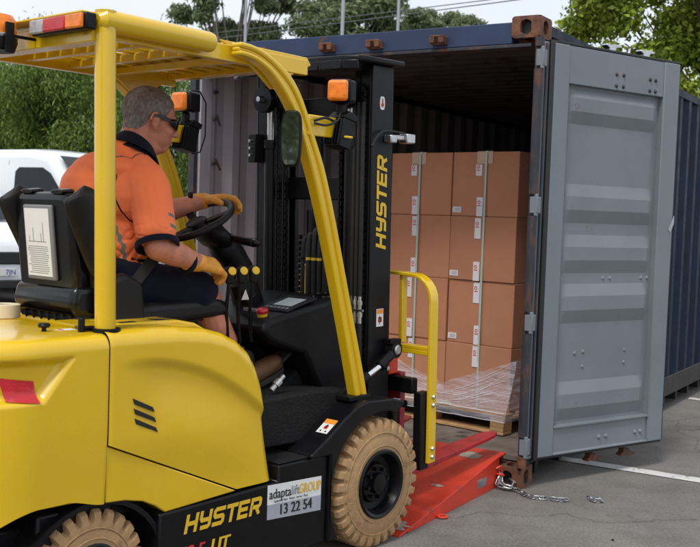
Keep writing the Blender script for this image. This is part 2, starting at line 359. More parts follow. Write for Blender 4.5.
def logo(name, word, m, parent, origin, X, Y, h, width, slant=.22, wt=2.3, lift=.0006):
    """block lettering drawn with mitred strokes, each stroke a hair proud of the last"""
    adv = sum(STROKES[c][1] for c in word)-1.4; kx = width/adv; ky = h/10; X = Vector(X).normalized(); Y = Vector(Y).normalized(); N = X.cross(Y); mb = MB(); x0 = 0; q = 0
    for c in word:
        for st in STROKES[c][0]:
            P = [Vector((p[0], p[1], 0)) for p in st]; n = len(P); Lf, Rt = [], []
            for i in range(n):
                d1 = (P[i]-P[i-1]).normalized() if i else (P[1]-P[0]).normalized(); d2 = (P[i+1]-P[i]).normalized() if i < n-1 else d1
                n1 = Vector((-d1.y, d1.x, 0)); n2 = Vector((-d2.y, d2.x, 0)); mt_ = (n1+n2).normalized(); s_ = (wt/2)/max(.35, mt_.dot(n1)); Lf.append(P[i]+mt_*s_); Rt.append(P[i]-mt_*s_)
            q += 1; o_ = Vector(origin)+N*(lift+.00012*(q % 4))
            f = lambda p: o_+X*((x0+p.x)*kx+slant*p.y*ky)+Y*(min(10, max(0, p.y))*ky)
            vs = [f(p) for p in Lf+Rt]; mb.add(vs, [(i, i+1, n+i+1, n+i) for i in range(n-1)])
        x0 += STROKES[c][1]
    return mb.build(name, m, parent, 0, 0, recalc=False)
def boldtext(name, s_, m, parent, origin, X, Y, size, bold=.03, **k):
    X_ = Vector(X).normalized(); Y_ = Vector(Y).normalized(); N = X_.cross(Y_); os_ = []
    for i, d in enumerate((-1, -.33, .33, 1)): os_.append(text(name, s_, m, parent, Vector(origin)+X_*(d*bold*size*.5)+N*.0001*i, X, Y, size, **k))
    b = bmesh.new()
    for o in os_: b.from_mesh(o.data)
    b.to_mesh(os_[0].data); b.free()
    for o in os_[1:]: bpy.data.objects.remove(o)
    return os_[0]

def shirtmat_():
    m = mat('hi_vis_shirt', (1.0, .21, .062), .75, bump=.35, bscale=22, sheen=.1); t = m.node_tree; l = t.links.new; b = t.nodes['Principled BSDF']
    tc_ = t.nodes.new('ShaderNodeTexCoord'); sx = t.nodes.new('ShaderNodeSeparateXYZ'); l(tc_.outputs['Object'], sx.inputs[0]); X, Y, Z = sx.outputs
    def o(op, a, b_=0.0, c=None):
        n = t.nodes.new('ShaderNodeMath'); n.operation = op
        for i, v in enumerate((a, b_, c)):
            if v is None: continue
            if isinstance(v, (int, float)): n.inputs[i].default_value = v
            else: l(v, n.inputs[i])
        return n.outputs[0]
    def lt(a, v): return o('LESS_THAN', a, v)
    def gt(a, v): return o('GREATER_THAN', a, v)
    def AND(*q):
        r = q[0]
        for k in q[1:]: r = o('MULTIPLY', r, k)
        return r
    ay = o('ABSOLUTE', Y)
    pipe = AND(lt(o('ABSOLUTE', o('SUBTRACT', ay, o('ADD', .118, o('MULTIPLY', o('SUBTRACT', .54, Z), .22)))), .0028), gt(Z, .30), lt(X, .07))
    xx = o('ADD', o('ADD', X, .05), o('MULTIPLY', o('SUBTRACT', Z, .08), .22))
    wav = o('MULTIPLY', o('SINE', o('MULTIPLY', Z, 170.0)), .0028)
    side = gt(ay, .09)
    ref1 = AND(side, lt(o('ABSOLUTE', o('ADD', xx, wav)), .0062), lt(Z, .33)); ref2 = AND(side, lt(o('ABSOLUTE', o('SUBTRACT', o('ADD', xx, wav), .125)), .0045), lt(Z, .24))
    pan = AND(side, lt(xx, -.045), lt(Z, .16))
    masks_navy, masks_ref = [pipe, pan], []
    arm = None
    for s_ in 'RL':
        a, e = SHJ[s_]; d = (e-a); ln = d.length; dn = d/ln; tt = o('ADD', o('ADD', o('MULTIPLY', X, dn.x/ln), o('MULTIPLY', Y, dn.y/ln)), o('ADD', o('MULTIPLY', Z, dn.z/ln), -a.dot(dn)/ln))
        out_ = gt(o('MULTIPLY', Y, -1.0 if s_ == 'R' else 1.0), .218)
        for c in (.60, .76): masks_ref.append(AND(lt(o('ABSOLUTE', o('SUBTRACT', tt, c)), .026), gt(X, .0), out_))
        na = o('SUBTRACT', 1.0, AND(out_, gt(tt, .2))); arm = na if arm is None else AND(arm, na)
    def mx(cur, mask, col):
        n = t.nodes.new('ShaderNodeMix'); n.data_type = 'RGBA'; l(mask, n.inputs['Factor'])
        if cur is None: n.inputs['A'].default_value = (1.0, .21, .062, 1)
        else: l(cur, n.inputs['A'])
        n.inputs['B'].default_value = (*col, 1); return n.outputs['Result']
    cur = None
    for q in masks_navy: cur = mx(cur, AND(q, arm), (.006, .007, .02))
    for q in (ref1, ref2): cur = mx(cur, AND(q, arm), (.17, .19, .15))
    for q in masks_ref: cur = mx(cur, q, (.15, .16, .15))
    l(cur, b.inputs['Base Color']); return m
# ================================================================== setting
def rect(name, x0, x1, y0, y1, z, m, **k):
    mb = MB(); mb.add([(x0,y0,z),(x1,y0,z),(x1,y1,z),(x0,y1,z)], [(0,1,2,3)]); o = mb.build(name, m, smooth=0, recalc=False); return tag(o, **k)
rect('ground', -400, 400, -60, 900, 0, 'ground', kind='structure')
CROT = R(90)-0.550860739; CLOC = (0.97369148, 5.59442721, 0)
CM = Matrix.Translation(CLOC) @ Matrix.Rotation(CROT, 4, 'Z')
def line_on_ground(x0, x1, y0, y1):
    mb = MB(); n = 60; vs = []
    for i in range(n+1):
        y = y0+(y1-y0)*i/n; a = .003*noise.noise((y*6, x0, 1)); b_ = .003*noise.noise((y*6, x0, 9))
        vs += [CM @ Vector((x0+a, y, .004)), CM @ Vector((x1+b_, y, .004))]
    mb.add(vs, [(2*i, 2*i+1, 2*i+3, 2*i+2) for i in range(n)])
    return tag(mb.build('parking_line', 'line', smooth=0), kind='structure')
line_on_ground(.83, .945, -5.5, .3); line_on_ground(3.76, 3.86, -5.5, .0)
line_on_ground(1.2, 1.3, 4.5, 9)
rect('grass_verge', -60, 60, 30, 60, .01, 'grass', kind='structure')

# ================================================================== forklift
FROT = R(90-40.5); FLOC = (-.263, 4.90, 0)
fk = empty('forklift', FLOC, FROT, label='yellow and black forklift at the foot of the red ramp, man in its seat', cat='forklift')

# ---- wheels
def wheel(x, y, r, wdt, rr, side, steer=0, lugs=30):
    """side -1: outer face towards -y"""
    root_t = MB(); seg = lugs*6; o_ = side
    prof = [(-.5, rr+.004), (-.5, rr+.02), (-.50, rr+.05), (-.47, r-.075), (-.475, r-.035), (-.44, r-.010), (-.36, r), (-.12, r), (-.10, r-.001),
            (.10, r-.001), (.12, r), (.36, r), (.44, r-.010), (.475, r-.035), (.47, r-.075), (.5, rr+.03), (.5, rr+.004)]
    vs = []
    for j, (t, q) in enumerate(prof):
        for k in range(seg):
            ph = (k % 6)/6.; a = 2*math.pi*k/seg; rad = q; tt = t
            gro = ph < .3
            if gro and 4 <= j <= 6: rad = q-(.030 if j > 4 else .012); tt = t+.03
            if gro and j == 7: rad = q-.016
            if (not gro and ph > .62) and 10 <= j <= 12: pass
            if (.5 <= ph < .8) and 10 <= j <= 12: rad = q-(.030 if j > 10 else .012)
            vs.append((math.cos(a)*rad, tt*wdt, math.sin(a)*rad))
    n = len(prof)
    root_t.add(vs, [(i*seg+k, i*seg+(k+1)%seg, (i+1)*seg+(k+1)%seg, (i+1)*seg+k) for i in range(n-1) for k in range(seg)])
    # raised sidewall rings
    for q in (rr+.022, r-.062):
        root_t.ring((0, -.5*wdt-.001 if q < rr+.05 else -.475*wdt, 0), (0,1,0), q, .0025, 60, 6)
    wh = empty('wheel', (x, y, r), 0); wh.parent = fk; wh.rotation_euler = (0, 0, (math.pi if side > 0 else 0)+steer)
    ty = root_t.build('tyre', 'tyre', wh, smooth=28)
    m = MB(); h = wdt/2
    m.lathe([(-h-.004, rr+.006), (-h-.010, rr-.002), (-h-.004, rr-.014), (-h+.02, rr-.022), (-h+.045, rr-.03), (-h+.05, rr*.62), (-h+.03, rr*.56), (-h+.03, rr*.32),
             (-h+.005, rr*.29), (-h+.002, .001)], (0,0,0), (0,1,0), 48, cap=False)
    rim = m.build('rim', 'blackpaint', wh)
    for k in range(8):
        a = 2*math.pi*k/8+.2; b_ = MB(); c = (math.cos(a)*rr*.44, 0, math.sin(a)*rr*.44)
        b_.lathe([(-h+.012, .001), (-h+.012, .009), (-h+.034, .010)], c, (0,1,0), 6); b_.build('wheel_nut', 'blackpaint', rim)
    return wh
wheel(0, -.46, .29, .22, .150, -1); wheel(0, .46, .29, .22, .150, 1)
wheel(-1.50, -.44, .228, .18, .110, -1, 0, 24); wheel(-1.50, .44, .228, .18, .110, 1, 0, 24)

# ---- counterweight : plan path x z inset field
def plan(s):   # distance along plan, starting at (-1.462,-.55) -> point, outward normal
    segs = [((-1.464,-.55), (-1.72,-.55)), 'a', ((-1.98,-.30), (-1.98,.30)), 'b', ((-1.72,.55), (-1.464,.55))]
    r_ = .26; L1 = .256; LA = math.pi/2*r_; L2 = .58
    if s <= L1: return (-1.464-s, -.55), (0, -1)
    s -= L1
    if s <= LA:
        a = s/r_; return (-1.72-r_*math.sin(a), -.29-r_*math.cos(a)), (-math.sin(a), -math.cos(a))
    s -= LA
    if s <= L2: return (-1.98, -.29+s), (-1, 0)
    s -= L2
    if s <= LA:
        a = s/r_; return (-1.72-r_*math.cos(a), .29+r_*math.sin(a)), (-math.cos(a), math.sin(a))
    s -= LA
    return (-1.72+s, .55), (0, 1)
TOT = .256*2+math.pi/2*.26*2+.58
def sstep(a, b, x): t = min(1, max(0, (x-a)/(b-a))); return t*t*(3-2*t)
def recess(s, z):
    s = min(s, TOT-s)
    # tip of the recess near the side, opens out towards the rear
    left = s-(.135+max(0, (.985-z))*.80)
    top = 0.995-z; bot = z-(.845-.05*min(1, max(0, s-.3)))
    d = min(left, top*1.1, bot)
    return .030*sstep(0, .035, d)
cwm = MB(); NS, NZ = 300, 130; zs = []
Z0, Z1 = .40, 1.052
vs = []; ok = {}
for i in range(NS+1):
    s = TOT*i/NS; (px, py), (nx, ny) = plan(s); s_ = min(s, TOT-s)
    zb = max(.40, .505-.16*max(0, s_-.24)) if s_ > .02 else .475
    zb = .475+.03*sstep(0, .15, s_) - .14*sstep(.25, .62, s_)
    for j in range(NZ+1):
        t = j/NZ; z = zb+(Z1-zb)*t
        rr_ = .05; ins = 0
        if z > Z1-rr_: q = (z-(Z1-rr_))/rr_; ins += rr_*(1-math.sqrt(max(0, 1-q*q)))*.9
        ins += recess(s, z)
        ins += .012*sstep(.78, .40, z)
        if s_ < .004: ins += .003
        vs.append((px-nx*ins, py-ny*ins, z))
cwm.add(vs, [(i*(NZ+1)+j, (i+1)*(NZ+1)+j, (i+1)*(NZ+1)+j+1, i*(NZ+1)+j+1) for i in range(NS) for j in range(NZ)])
o0 = len(cwm.v); top = [vs[i*(NZ+1)+NZ] for i in range(NS+1)]
cwm.f.append(tuple(i*(NZ+1)+NZ for i in range(NS+1))); cwm.mi.append(0)
cwm.f.append(tuple(i*(NZ+1) for i in range(NS, -1, -1))); cwm.mi.append(0)
cwm.f.append(tuple([j for j in range(NZ, -1, -1)]+[NS*(NZ+1)+j for j in range(NZ+1)])); cwm.mi.append(0)
cw = cwm.build('counterweight', 'yellow', fk, smooth=32)
def cwp(s, z, off=.004):
    (px, py), (nx, ny) = plan(s); i = recess(s, z)-off; return Vector((px-nx*i, py-ny*i, z))
for sgn in (0, 1):
    mb = MB(); q = [(.262, .965), (.245, .965)]; 
    cs = [(.275, .920), (.262, .852), (.372, .862), (.398, .936)]
    g = []
    for a in range(9):
        for b_ in range(5):
            u, v = a/8, b_/4
            s1 = (cs[1][0]*(1-u)+cs[2][0]*u, cs[1][1]*(1-u)+cs[2][1]*u); s2 = (cs[0][0]*(1-u)+cs[3][0]*u, cs[0][1]*(1-u)+cs[3][1]*u)
            s_, z = s1[0]*(1-v)+s2[0]*v, s1[1]*(1-v)+s2[1]*v
            p = cwp(s_, z, .006)
            if sgn: p.y = -p.y
            g.append(p)
    mb.add(g, [(a*5+b_, (a+1)*5+b_, (a+1)*5+b_+1, a*5+b_+1) for a in range(8) for b_ in range(4)])
    mb.build('reflector', 'redglass', cw, smooth=60)
mb = MB(); mb.box(-1.70, -1.40, -.50, .50, .12, .47); mb.box(-1.93, -1.70, -.42, .42, .16, .42); mb.build('rear_axle_frame', 'blackpaint', fk, .01)
mb = MB(); mb.tube([(-1.589,-.351,1.05), (-1.589,-.351,1.068)], [.008, .008], 10); mb.lathe([(0,.001),(0,.018),(.006,.022),(.014,.018),(.015,.001)], (-1.589,-.351,1.066), (0,0,1), 10)
mb.build('cap_knob', 'black', cw)
mb = MB(); mb.cur = 0; mb.box(-1.535,-1.47,-.37,-.33,1.0525,1.0535); mb.cur = 1; mb.box(-1.53,-1.515,-.365,-.335,1.0525,1.054); mb.build('faded_sticker', ['white','inkred'], cw, 0, 0)

# ---- side cowl (right and left)
TOPC = [(-1.46, 1.062), (-1.30, 1.062), (-1.15, 1.058), (-1.02, 1.045), (-.93, 1.022), (-.86, .99), (-.80, .945), (-.765, .90), (-.735, .84), (-.71, .76), (-.685, .65), (-.66, .54), (-.638, .44), (-.632, .412)]
def botc(x): return .412 if x > -.845 else .412+(-.845-x)*(.676-.412)/(1.459-.845)
def cowl(sg):
    mb = MB(); NX, NV = 130, 70; vs = []; xs = []
    for i in range(NX+1):
        t = i/NX; x = -1.459+(-.632+1.459)*(1-(1-t)**1.6) ; xs.append(x); zt = interp(TOPC, x); zb = min(botc(x), zt-.002)
        dz = (interp(TOPC, x-.012)-interp(TOPC, x+.012))/.024; cosn = 1/math.sqrt(1+dz*dz)
        for j in range(NV+1):
            v = 1-(1-j/NV)**1.8; z = zb+(zt-zb)*v
            d = (zt-z)*cosn; r_ = .055; ins = 0
            if d < r_: q = 1-d/r_; ins = r_*(1-math.sqrt(max(0, 1-q*q)))
            # swoosh: raised upper shoulder above a curved crease, hollow below it
            cz = .985-.62*max(0, (x+1.36))**2.1-.02
            ins += .022*sstep(.0, .045, cz-z)*sstep(-1.44, -1.20, x)*sstep(.30, .02, cz-z)
            ins += .020*sstep(.70, .42, z)
            if x < -1.455: ins += .004
            vs.append((x, sg*(.55-ins), z))
    W_ = NV+1
    mb.add(vs, [(i*W_+j, (i+1)*W_+j, (i+1)*W_+j+1, i*W_+j+1) for i in range(NX) for j in range(NV)])
    # wrap inwards over the top
    edge = [vs[i*W_+NV] for i in range(NX+1)]; inn = [(p[0]-(0.02 if k > 86 else 0), sg*.20, p[2]+(.006 if k < 86 else 0)) for k, p in enumerate(edge)]
    mb.add(edge+inn, [(i, i+1, NX+2+i, NX+1+i) for i in range(NX)])
    bt = [vs[i*W_] for i in range(NX+1)]; bi = [(p[0], sg*.20, p[2]) for p in bt]
    mb.add(bt+bi, [(i, i+1, NX+2+i, NX+1+i) for i in range(NX)])
    o = mb.build('side_cowl', 'yellow', fk, smooth=40, weld=True)
    # slits
    sl = MB()
    for (x0, z0, x1, z1) in ((-1.362, .825, -1.268, .782), (-1.358, .790, -1.260, .745), (-1.354, .755, -1.252, .708)):
        y0, y1 = sg*.535, sg*.5515
        sl.prism([(x0, z0), (x1-.01, z1+.004), (x1, z1-.014), (x0+.006, z0-.02)], 1, y0, y1)
    sl.build('vent_slit', 'ink', o, 0, 0)
    # lower panel
    lp = MB(); poly = [(-1.459, .6715), (-.853, .4085), (-1.20, .393), (-1.245, .425), (-1.30, .452), (-1.38, .470), (-1.459, .476)]
    if sg > 0: poly = poly[::-1]
    lp.prism(poly, 1, sg*.538, sg*.30); lp.build('lower_side_panel', 'yellow', fk, .005)
    return o
for sg in (-1, 1): cowl(sg)

# ---- chassis
mb = MB()
mb.prism([(-1.23,.12), (-1.23,.392), (-.63,.404), (-.63,.470), (-.335,.470), (-.335,.10), (-1.1,.10)], 1, -.545, .545)
mb.prism([(-1.46,.40), (-1.46,.985), (-1.0,.985), (-.86,.93), (-.82,.60), (-.82,.38)], 1, -.46, .46)
mb.box(-.335, .33, -.335, .335, .12, .60)
mb.build('chassis', 'blackpaint', fk, .008)
mb = MB(); mb.box(-.625, -.34, -.54, -.28, .472, .480); mb.build('step_tread', 'mat_rubber', fk, .003)
mb = MB(); mb.box(-.625, -.34, .28, .54, .472, .480); mb.build('step_tread', 'mat_rubber', fk, .003)
# floor and toe board
mb = MB(); mb.prism([(-.84,.52), (-.84,.70), (-.55,.715), (-.30,.72), (-.06,.70), (.0,.66), (.0,.5)], 1, -.43, .43)
mb.build('floor_plate', 'mat_rubber', fk, .01)
mb = MB(); mb.prism([(-.28,.72), (-.05,.86), (.10,.86), (.10,.66), (-.28,.66)], 1, -.22, .42); mb.build('toe_board', 'mat_rubber', fk, .01)
# arch liner behind rear wheels
for sg in (-1, 1):
    mb = MB(); pts = []
    for k in range(15):
        a = R(175-k*12.0); pts.append((-1.49+.30*math.cos(a), .215+.275*math.sin(a)))
    pts = [p for p in pts if p[0] < -1.19]
    outp = [(p[0]+.0, p[1]) for p in pts]; inn = [(-1.49+(p[0]+1.49)*.93, .215+(p[1]-.215)*.94) for p in pts]
    mb.prism(outp+inn[::-1], 1, sg*.30, sg*.533); mb.build('wheel_arch', 'black', fk, 0)
# fenders
for sg in (-1, 1):
    mb = MB(); arc = [(.325*math.cos(R(a)), .29+.325*math.sin(R(a))) for a in range(72, 215, 8)]
    poly = [(.155,.618), (.165,.645), (.08,.664), (-.10,.672), (-.17,.655), (-.25,.612), (-.36,.54), (-.455,.486), (-.455,.47), (-.335,.47), (-.335,.10), (-.27,.10)]
    inner = arc[::-1]
    mb.prism(poly+inner, 1, sg*.30, sg*.562)
    f = mb.build('fender', 'blackpaint', fk, .012, seg=3)
    if sg < 0:
        Xd = Vector((.11,0,.072)).normalized(); Yd = Vector((0,-1,0)); Zd = Yd.cross(Xd)*-1
        T = Matrix((Yd*-1, Xd, Xd.cross(Yd)*-1)).transposed().to_4x4(); T.translation = Vector((-.340,-.475,.5567))
        st = MB(); st.cur = 0; st.box(-.062, .0, .0, .085, -.0008, .0008, T); st.cur = 1; st.box(-.062, .0, .058, .085, -.0016, .0014, T); st.cur = 2
        st.box(-.042, -.022, .026, .046, -.0016, .0016, T); st.cur = 3; st.box(-.036, -.028, .030, .052, -.002, .0018, T); st.box(-.050, -.042, .008, .016, -.0016, .0016, T); st.box(-.022, -.014, .008, .016, -.0016, .0016, T)
        st.build('warning_sticker', ['white', 'orange_ink', 'inkred', 'ink'], f, 0, 0)
# ---- writing on the flank
logo('maker_lettering', 'HYSTER', 'inkyellow', fk, (-1.118,-.5455,.296), (1,0,0), (0,0,1), .070, .385, .22)
boldtext('model_lettering', 'UT', 'inkyellow', fk, (-.990,-.5465,.186), (1,0,0), (0,0,1), .092, .05, shear=.25, ext=.0004, sx=.78)
boldtext('model_lettering', 'J2.5', 'inkred', fk, (-1.125,-.5465,.186), (1,0,0), (0,0,1), .092, .05, shear=.25, ext=.0004, sx=.78)
sg_ = MB(); sg_.cur = 0; sg_.prism([(-.69,.262), (-.69,.400), (-.375,.386), (-.375,.242)], 1, -.5475, -.545)
sg_.cur = 1; sg_.prism([(-.69,.262), (-.69,.322), (-.375,.306), (-.375,.242)], 1, -.5480, -.545)
sign = sg_.build('hire_company_sign', ['white', 'grey_label'], fk, 0, 0)
xd = (1,0,-.045)
boldtext('sign_lettering', 'adapta', 'ink', sign, (-.683,-.549,.344), xd, (0,0,1), .056, .02, ext=.0002, sx=.86)
text('sign_lettering', 'lift', 'inkgrey', sign, (-.557,-.549,.339), xd, (0,0,1), .056, 0, 0, .0003, .86)
boldtext('sign_lettering', 'GROUP', 'inkyellow', sign, (-.512,-.549,.338), xd, (0,0,1), .056, .03, ext=.0002, sx=.70)
text('sign_lettering', 'Equipment Sales - Rental - Service - Parts', 'ink', sign, (-.655,-.549,.327), xd, (0,0,1), .0125, 0, 0, .0003, .95)
boldtext('sign_number', '13 22 54', 'ink', sign, (-.628,-.549,.272), xd, (0,0,1), .060, .05, ext=.0002, sx=.93)

# ---- overhead guard
LO = [(-.862,2.119), (-.80,2.117), (-.729,2.101), (-.655,2.07), (-.587,2.03), (-.54,1.985), (-.495,1.921), (-.43,1.80), (-.361,1.664), (-.285,1.46), (-.213,1.243), (-.13,.99), (-.052,.749), (-.030,.67)]
LI = [(-.859,2.041), (-.80,2.036), (-.753,2.021), (-.705,1.995), (-.668,1.961), (-.625,1.91), (-.579,1.852), (-.53,1.765), (-.483,1.658), (-.41,1.48), (-.343,1.288), (-.265,1.05), (-.19,.806), (-.15,.67)]
def resample(P, n):
    pts = [p for p in smoothpath([(a, 0, b) for a, b in P], 6)]; d = [0]
    for a, b in zip(pts, pts[1:]): d.append(d[-1]+(b-a).length)
    out_ = []
    for k in range(n+1):
        t = d[-1]*k/n; out_.append((float(np.interp(t, d, [p.x for p in pts])), float(np.interp(t, d, [p.z for p in pts]))))
    return out_
NO = 60; lo, li = resample(LO, NO), resample(LI, NO); li = [(a[0]*.36+b_[0]*.64, a[1]*.36+b_[1]*.64) for a, b_ in zip(lo, li)]
def band(mb, sg, u0, u1, y0, y1):
    A = [(lo[k][0]*(1-u0)+li[k][0]*u0, lo[k][1]*(1-u0)+li[k][1]*u0) for k in range(NO+1)]
    B = [(lo[k][0]*(1-u1)+li[k][0]*u1, lo[k][1]*(1-u1)+li[k][1]*u1) for k in range(NO+1)]
    vs = []
    for a, b_ in zip(A, B): vs += [(a[0], sg*y0, a[1]), (b_[0], sg*y0, b_[1]), (b_[0], sg*y1, b_[1]), (a[0], sg*y1, a[1])]
    fs = []
    for k in range(NO):
        for q in range(4): fs.append((k*4+q, k*4+(q+1)%4, (k+1)*4+(q+1)%4, (k+1)*4+q))
    fs += [(0,1,2,3), (NO*4+3, NO*4+2, NO*4+1, NO*4)]
    mb.add(vs, fs)
guard = empty('overhead_guard'); guard.parent = fk
for sg in (-1, 1):
    # rear post with curved shoulder
    mb = MB(); mb.tube([(-1.425, sg*.47, 1.0), (-1.44, sg*.47, 1.6), (-1.452, sg*.47, 2.135)], .036, 24); mb.build('rear_post', 'yellow', guard)
    mb = MB(); mb.tube([(-1.490, sg*.475, 2.099), (-1.47, sg*.475, 2.101), (-1.0, sg*.475, 2.098), (-.985, sg*.475, 2.098)], [.020, .038, .038, .034], 24); mb.build('side_tube', 'yellow', guard)
    mb = MB(); band(mb, sg, 0, .40, .445, .502); band(mb, sg, .62, 1, .445, .502); band(mb, sg, .3, .7, .450, .492); mb.build('front_leg', 'yellow', guard, .008, seg=3, smooth=50)
    mb = MB(); mb.prism([(-.90,2.128), (-.42,2.124), (-.394,2.095), (-.50,2.045), (-.62,1.97), (-.72,2.04)], 1, sg*.418, sg*.432); mb.build('gusset_plate', 'yellow', guard, .003)
    mb = MB(); mb.lathe([(0,.001),(0,.047),(.02,.047),(.02,.001)], (-1.425, sg*.478, 1.046), (0,0,1), 20); mb.build('post_collar', 'black', guard)
    mb = MB(); mb.prism([(-.165,.668), (-.02,.668), (-.022,.690), (-.165,.690)], 1, sg*.42, sg*.512); mb.build('leg_foot', 'black', guard, .004)
mb = MB()
mb.box(-1.497, -1.43, -.46, .46, 2.03, 2.098); mb.box(-1.535, -1.40, -.455, .455, 2.118, 2.127)
mb.box(-1.497, -.42, -.438, -.405, 2.05, 2.112); mb.box(-1.497, -.42, .405, .438, 2.05, 2.112)
mb.box(-.86, -.41, -.404, .404, 2.118, 2.124); mb.box(-.47, -.41, -.404, .404, 2.075, 2.1175)
for x in (-1.22, -1.0, -.78): mb.box(x, x+.03, -.404, .404, 2.060, 2.090)
mb.box(-1.43, -1.32, -.404, .404, 2.100, 2.108)
mb.build('roof_frame', 'yellow', guard, .004)
for k in range(9):
    y = -.36+k*.09; mb = MB()
    mb.prism([(y-.040, 2.098), (y+.040, 2.104), (y+.040, 2.098), (y-.040, 2.092)], 0, -1.43, -.47); mb.build('roof_slat', 'yellow', guard, 0)
# tail light on the rear beam
mb = MB(); mb.box(-1.540, -1.498, -.488, -.165, 2.062, 2.117); tl = mb.build('tail_light', 'black', fk, .006)
for a, b_, mm in ((-.255, -.175, 'clear'), (-.385, -.257, 'redglass'), (-.478, -.387, 'amber')):
    mb = MB(); mb.box(-1.556, -1.541, a, b_, 2.066, 2.113)
    mb.build('light_lens', mm, tl, .005)
# beacon
mb = MB(); mb.lathe([(0,.001),(0,.062),(.03,.072),(.052,.070),(.052,.001)], (-1.60,-.042,2.012), (0,0,1), 28); mb.box(-1.61, -1.58, -.125, -.08, 2.018, 2.032); mb.box(-1.615,-1.585,-.132,-.122,2.00,2.105); mb.box(-1.59,-1.498,-.130,-.124,2.055,2.065)
bc = mb.build('beacon', 'black', fk)
mb = MB(); mb.lathe([(0,.066),(.012,.068),(.055,.066),(.072,.055),(.078,.03),(.08,.001)], (-1.60,-.042,2.065), (0,0,1), 28); mb.build('beacon_lens', 'amber', bc)
mb = MB(); mb.lathe([(0,.072),(.008,.074),(.012,.070)], (-1.60,-.042,2.058), (0,0,1), 28); mb.build('beacon_ring', 'steel', bc)

# ---- lamps and mirror on the front legs
for sg in (-1, 1):
    br = MB(); br.box(-.47, -.26, sg*.49, sg*.50, 1.80, 1.885); br.box(-.30, -.26, sg*.49, sg*.56, 1.80, 1.81)
    bo = br.build('lamp_bracket', 'yellow', guard, .004)
    Ti = Matrix.Translation((-.275, sg*.50, 1.998)) @ Matrix.Rotation(R(22 if sg < 0 else 8), 4, 'Z'); mb = MB(); mb.box(-.03, .055, -.050, .050, -.047, .050, Ti); mb.box(-.015,.015,-.02,.02,-.12,-.046,Ti); ind = mb.build('indicator', 'black', fk, .012)
    mb = MB(); mb.box(-.062, -.031, -.044, .044, -.044, .043, Ti); mb.build('indicator_lens', 'amber', ind, .014, seg=3)
    mb = MB(); Tm = Matrix.Translation((-.275 if sg < 0 else -.262, sg*.50, 1.845)) @ Matrix.Rotation(R(12), 4, 'Y')
    mb.box(-.035, .035, -.044, .044, -.085, .035, Tm)
    for k in range(6): mb.box(-.048, -.035, -.040+k*.015, -.036+k*.015, -.078, .028, Tm)
    mb.prism([(-.04,.0355), (.04,.0355), (.045,.060), (-.01,.070)], 1, -.048, .048, Tm)
    wl = mb.build('work_lamp', 'black', fk, .006)
    mb = MB(); mb.box(.0355, .040, -.038, .038, -.08, .03, Tm); mb.build('lamp_lens', 'clear', wl, .002)
    mb = MB(); mb.tube(smoothpath([(-.45, sg*.51, 1.86), (-.40, sg*.53, 1.875), (-.33, sg*.52, 1.86), (-.30, sg*.50, 1.83)]), .006, 6); mb.tube(smoothpath([(-.45, sg*.51, 1.85), (-.40, sg*.535, 1.845), (-.33, sg*.53, 1.87), (-.29, sg*.51, 1.90), (-.28, sg*.5, 1.95)]), .005, 6); mb.build('lamp_cable', 'rubber', wl)
mb = MB(); mb.tube([(-.29,.44,2.05),(-.24,.44,2.05),(-.20,.44,2.0),(-.20,.44,1.84),(-.23,.44,1.76),(-.28,.44,1.75)], .004, 6); mb.build('lamp_cage', 'black', fk)
# mirror (faces back towards the driver and camera)
Tm = Matrix.Translation((-.575,-.52,1.775)) @ Matrix.Rotation(R(-49.5+20), 4, 'Z')
mb = MB(); oc = [(.040*math.cos(a)*(abs(math.cos(a))**-.45 if abs(math.cos(a)) > .01 else 1), .108*math.sin(a)*(abs(math.sin(a))**-.45 if abs(math.sin(a)) > .01 else 1)) for a in [2*math.pi*k/40 for k in range(40)]]
Rm = Matrix.Translation((-.575,-.505,1.777)) @ Matrix.Rotation(R(27), 4, 'Z')
oc = [(max(-.042, min(.042, a*1.05)), max(-.112, min(.112, b_*1.05))) for a, b_ in oc]
mb.prism([(a, b_) for a, b_ in oc], 0, -.012, .014, Rm); mr_ = mb.build('mirror', 'black', fk, .006)
mb = MB(); mb.prism([(a*.84, b_*.92) for a, b_ in oc], 0, -.014, -.0125, Rm); mb.build('mirror_glass', 'mirror', mr_, 0, 0)
mb = MB(); mb.tube([(-.56,-.50,1.80), (-.52,-.49,1.80), (-.49,-.48,1.80)], .009, 8); mb.build('mirror_arm', 'black', mr_)

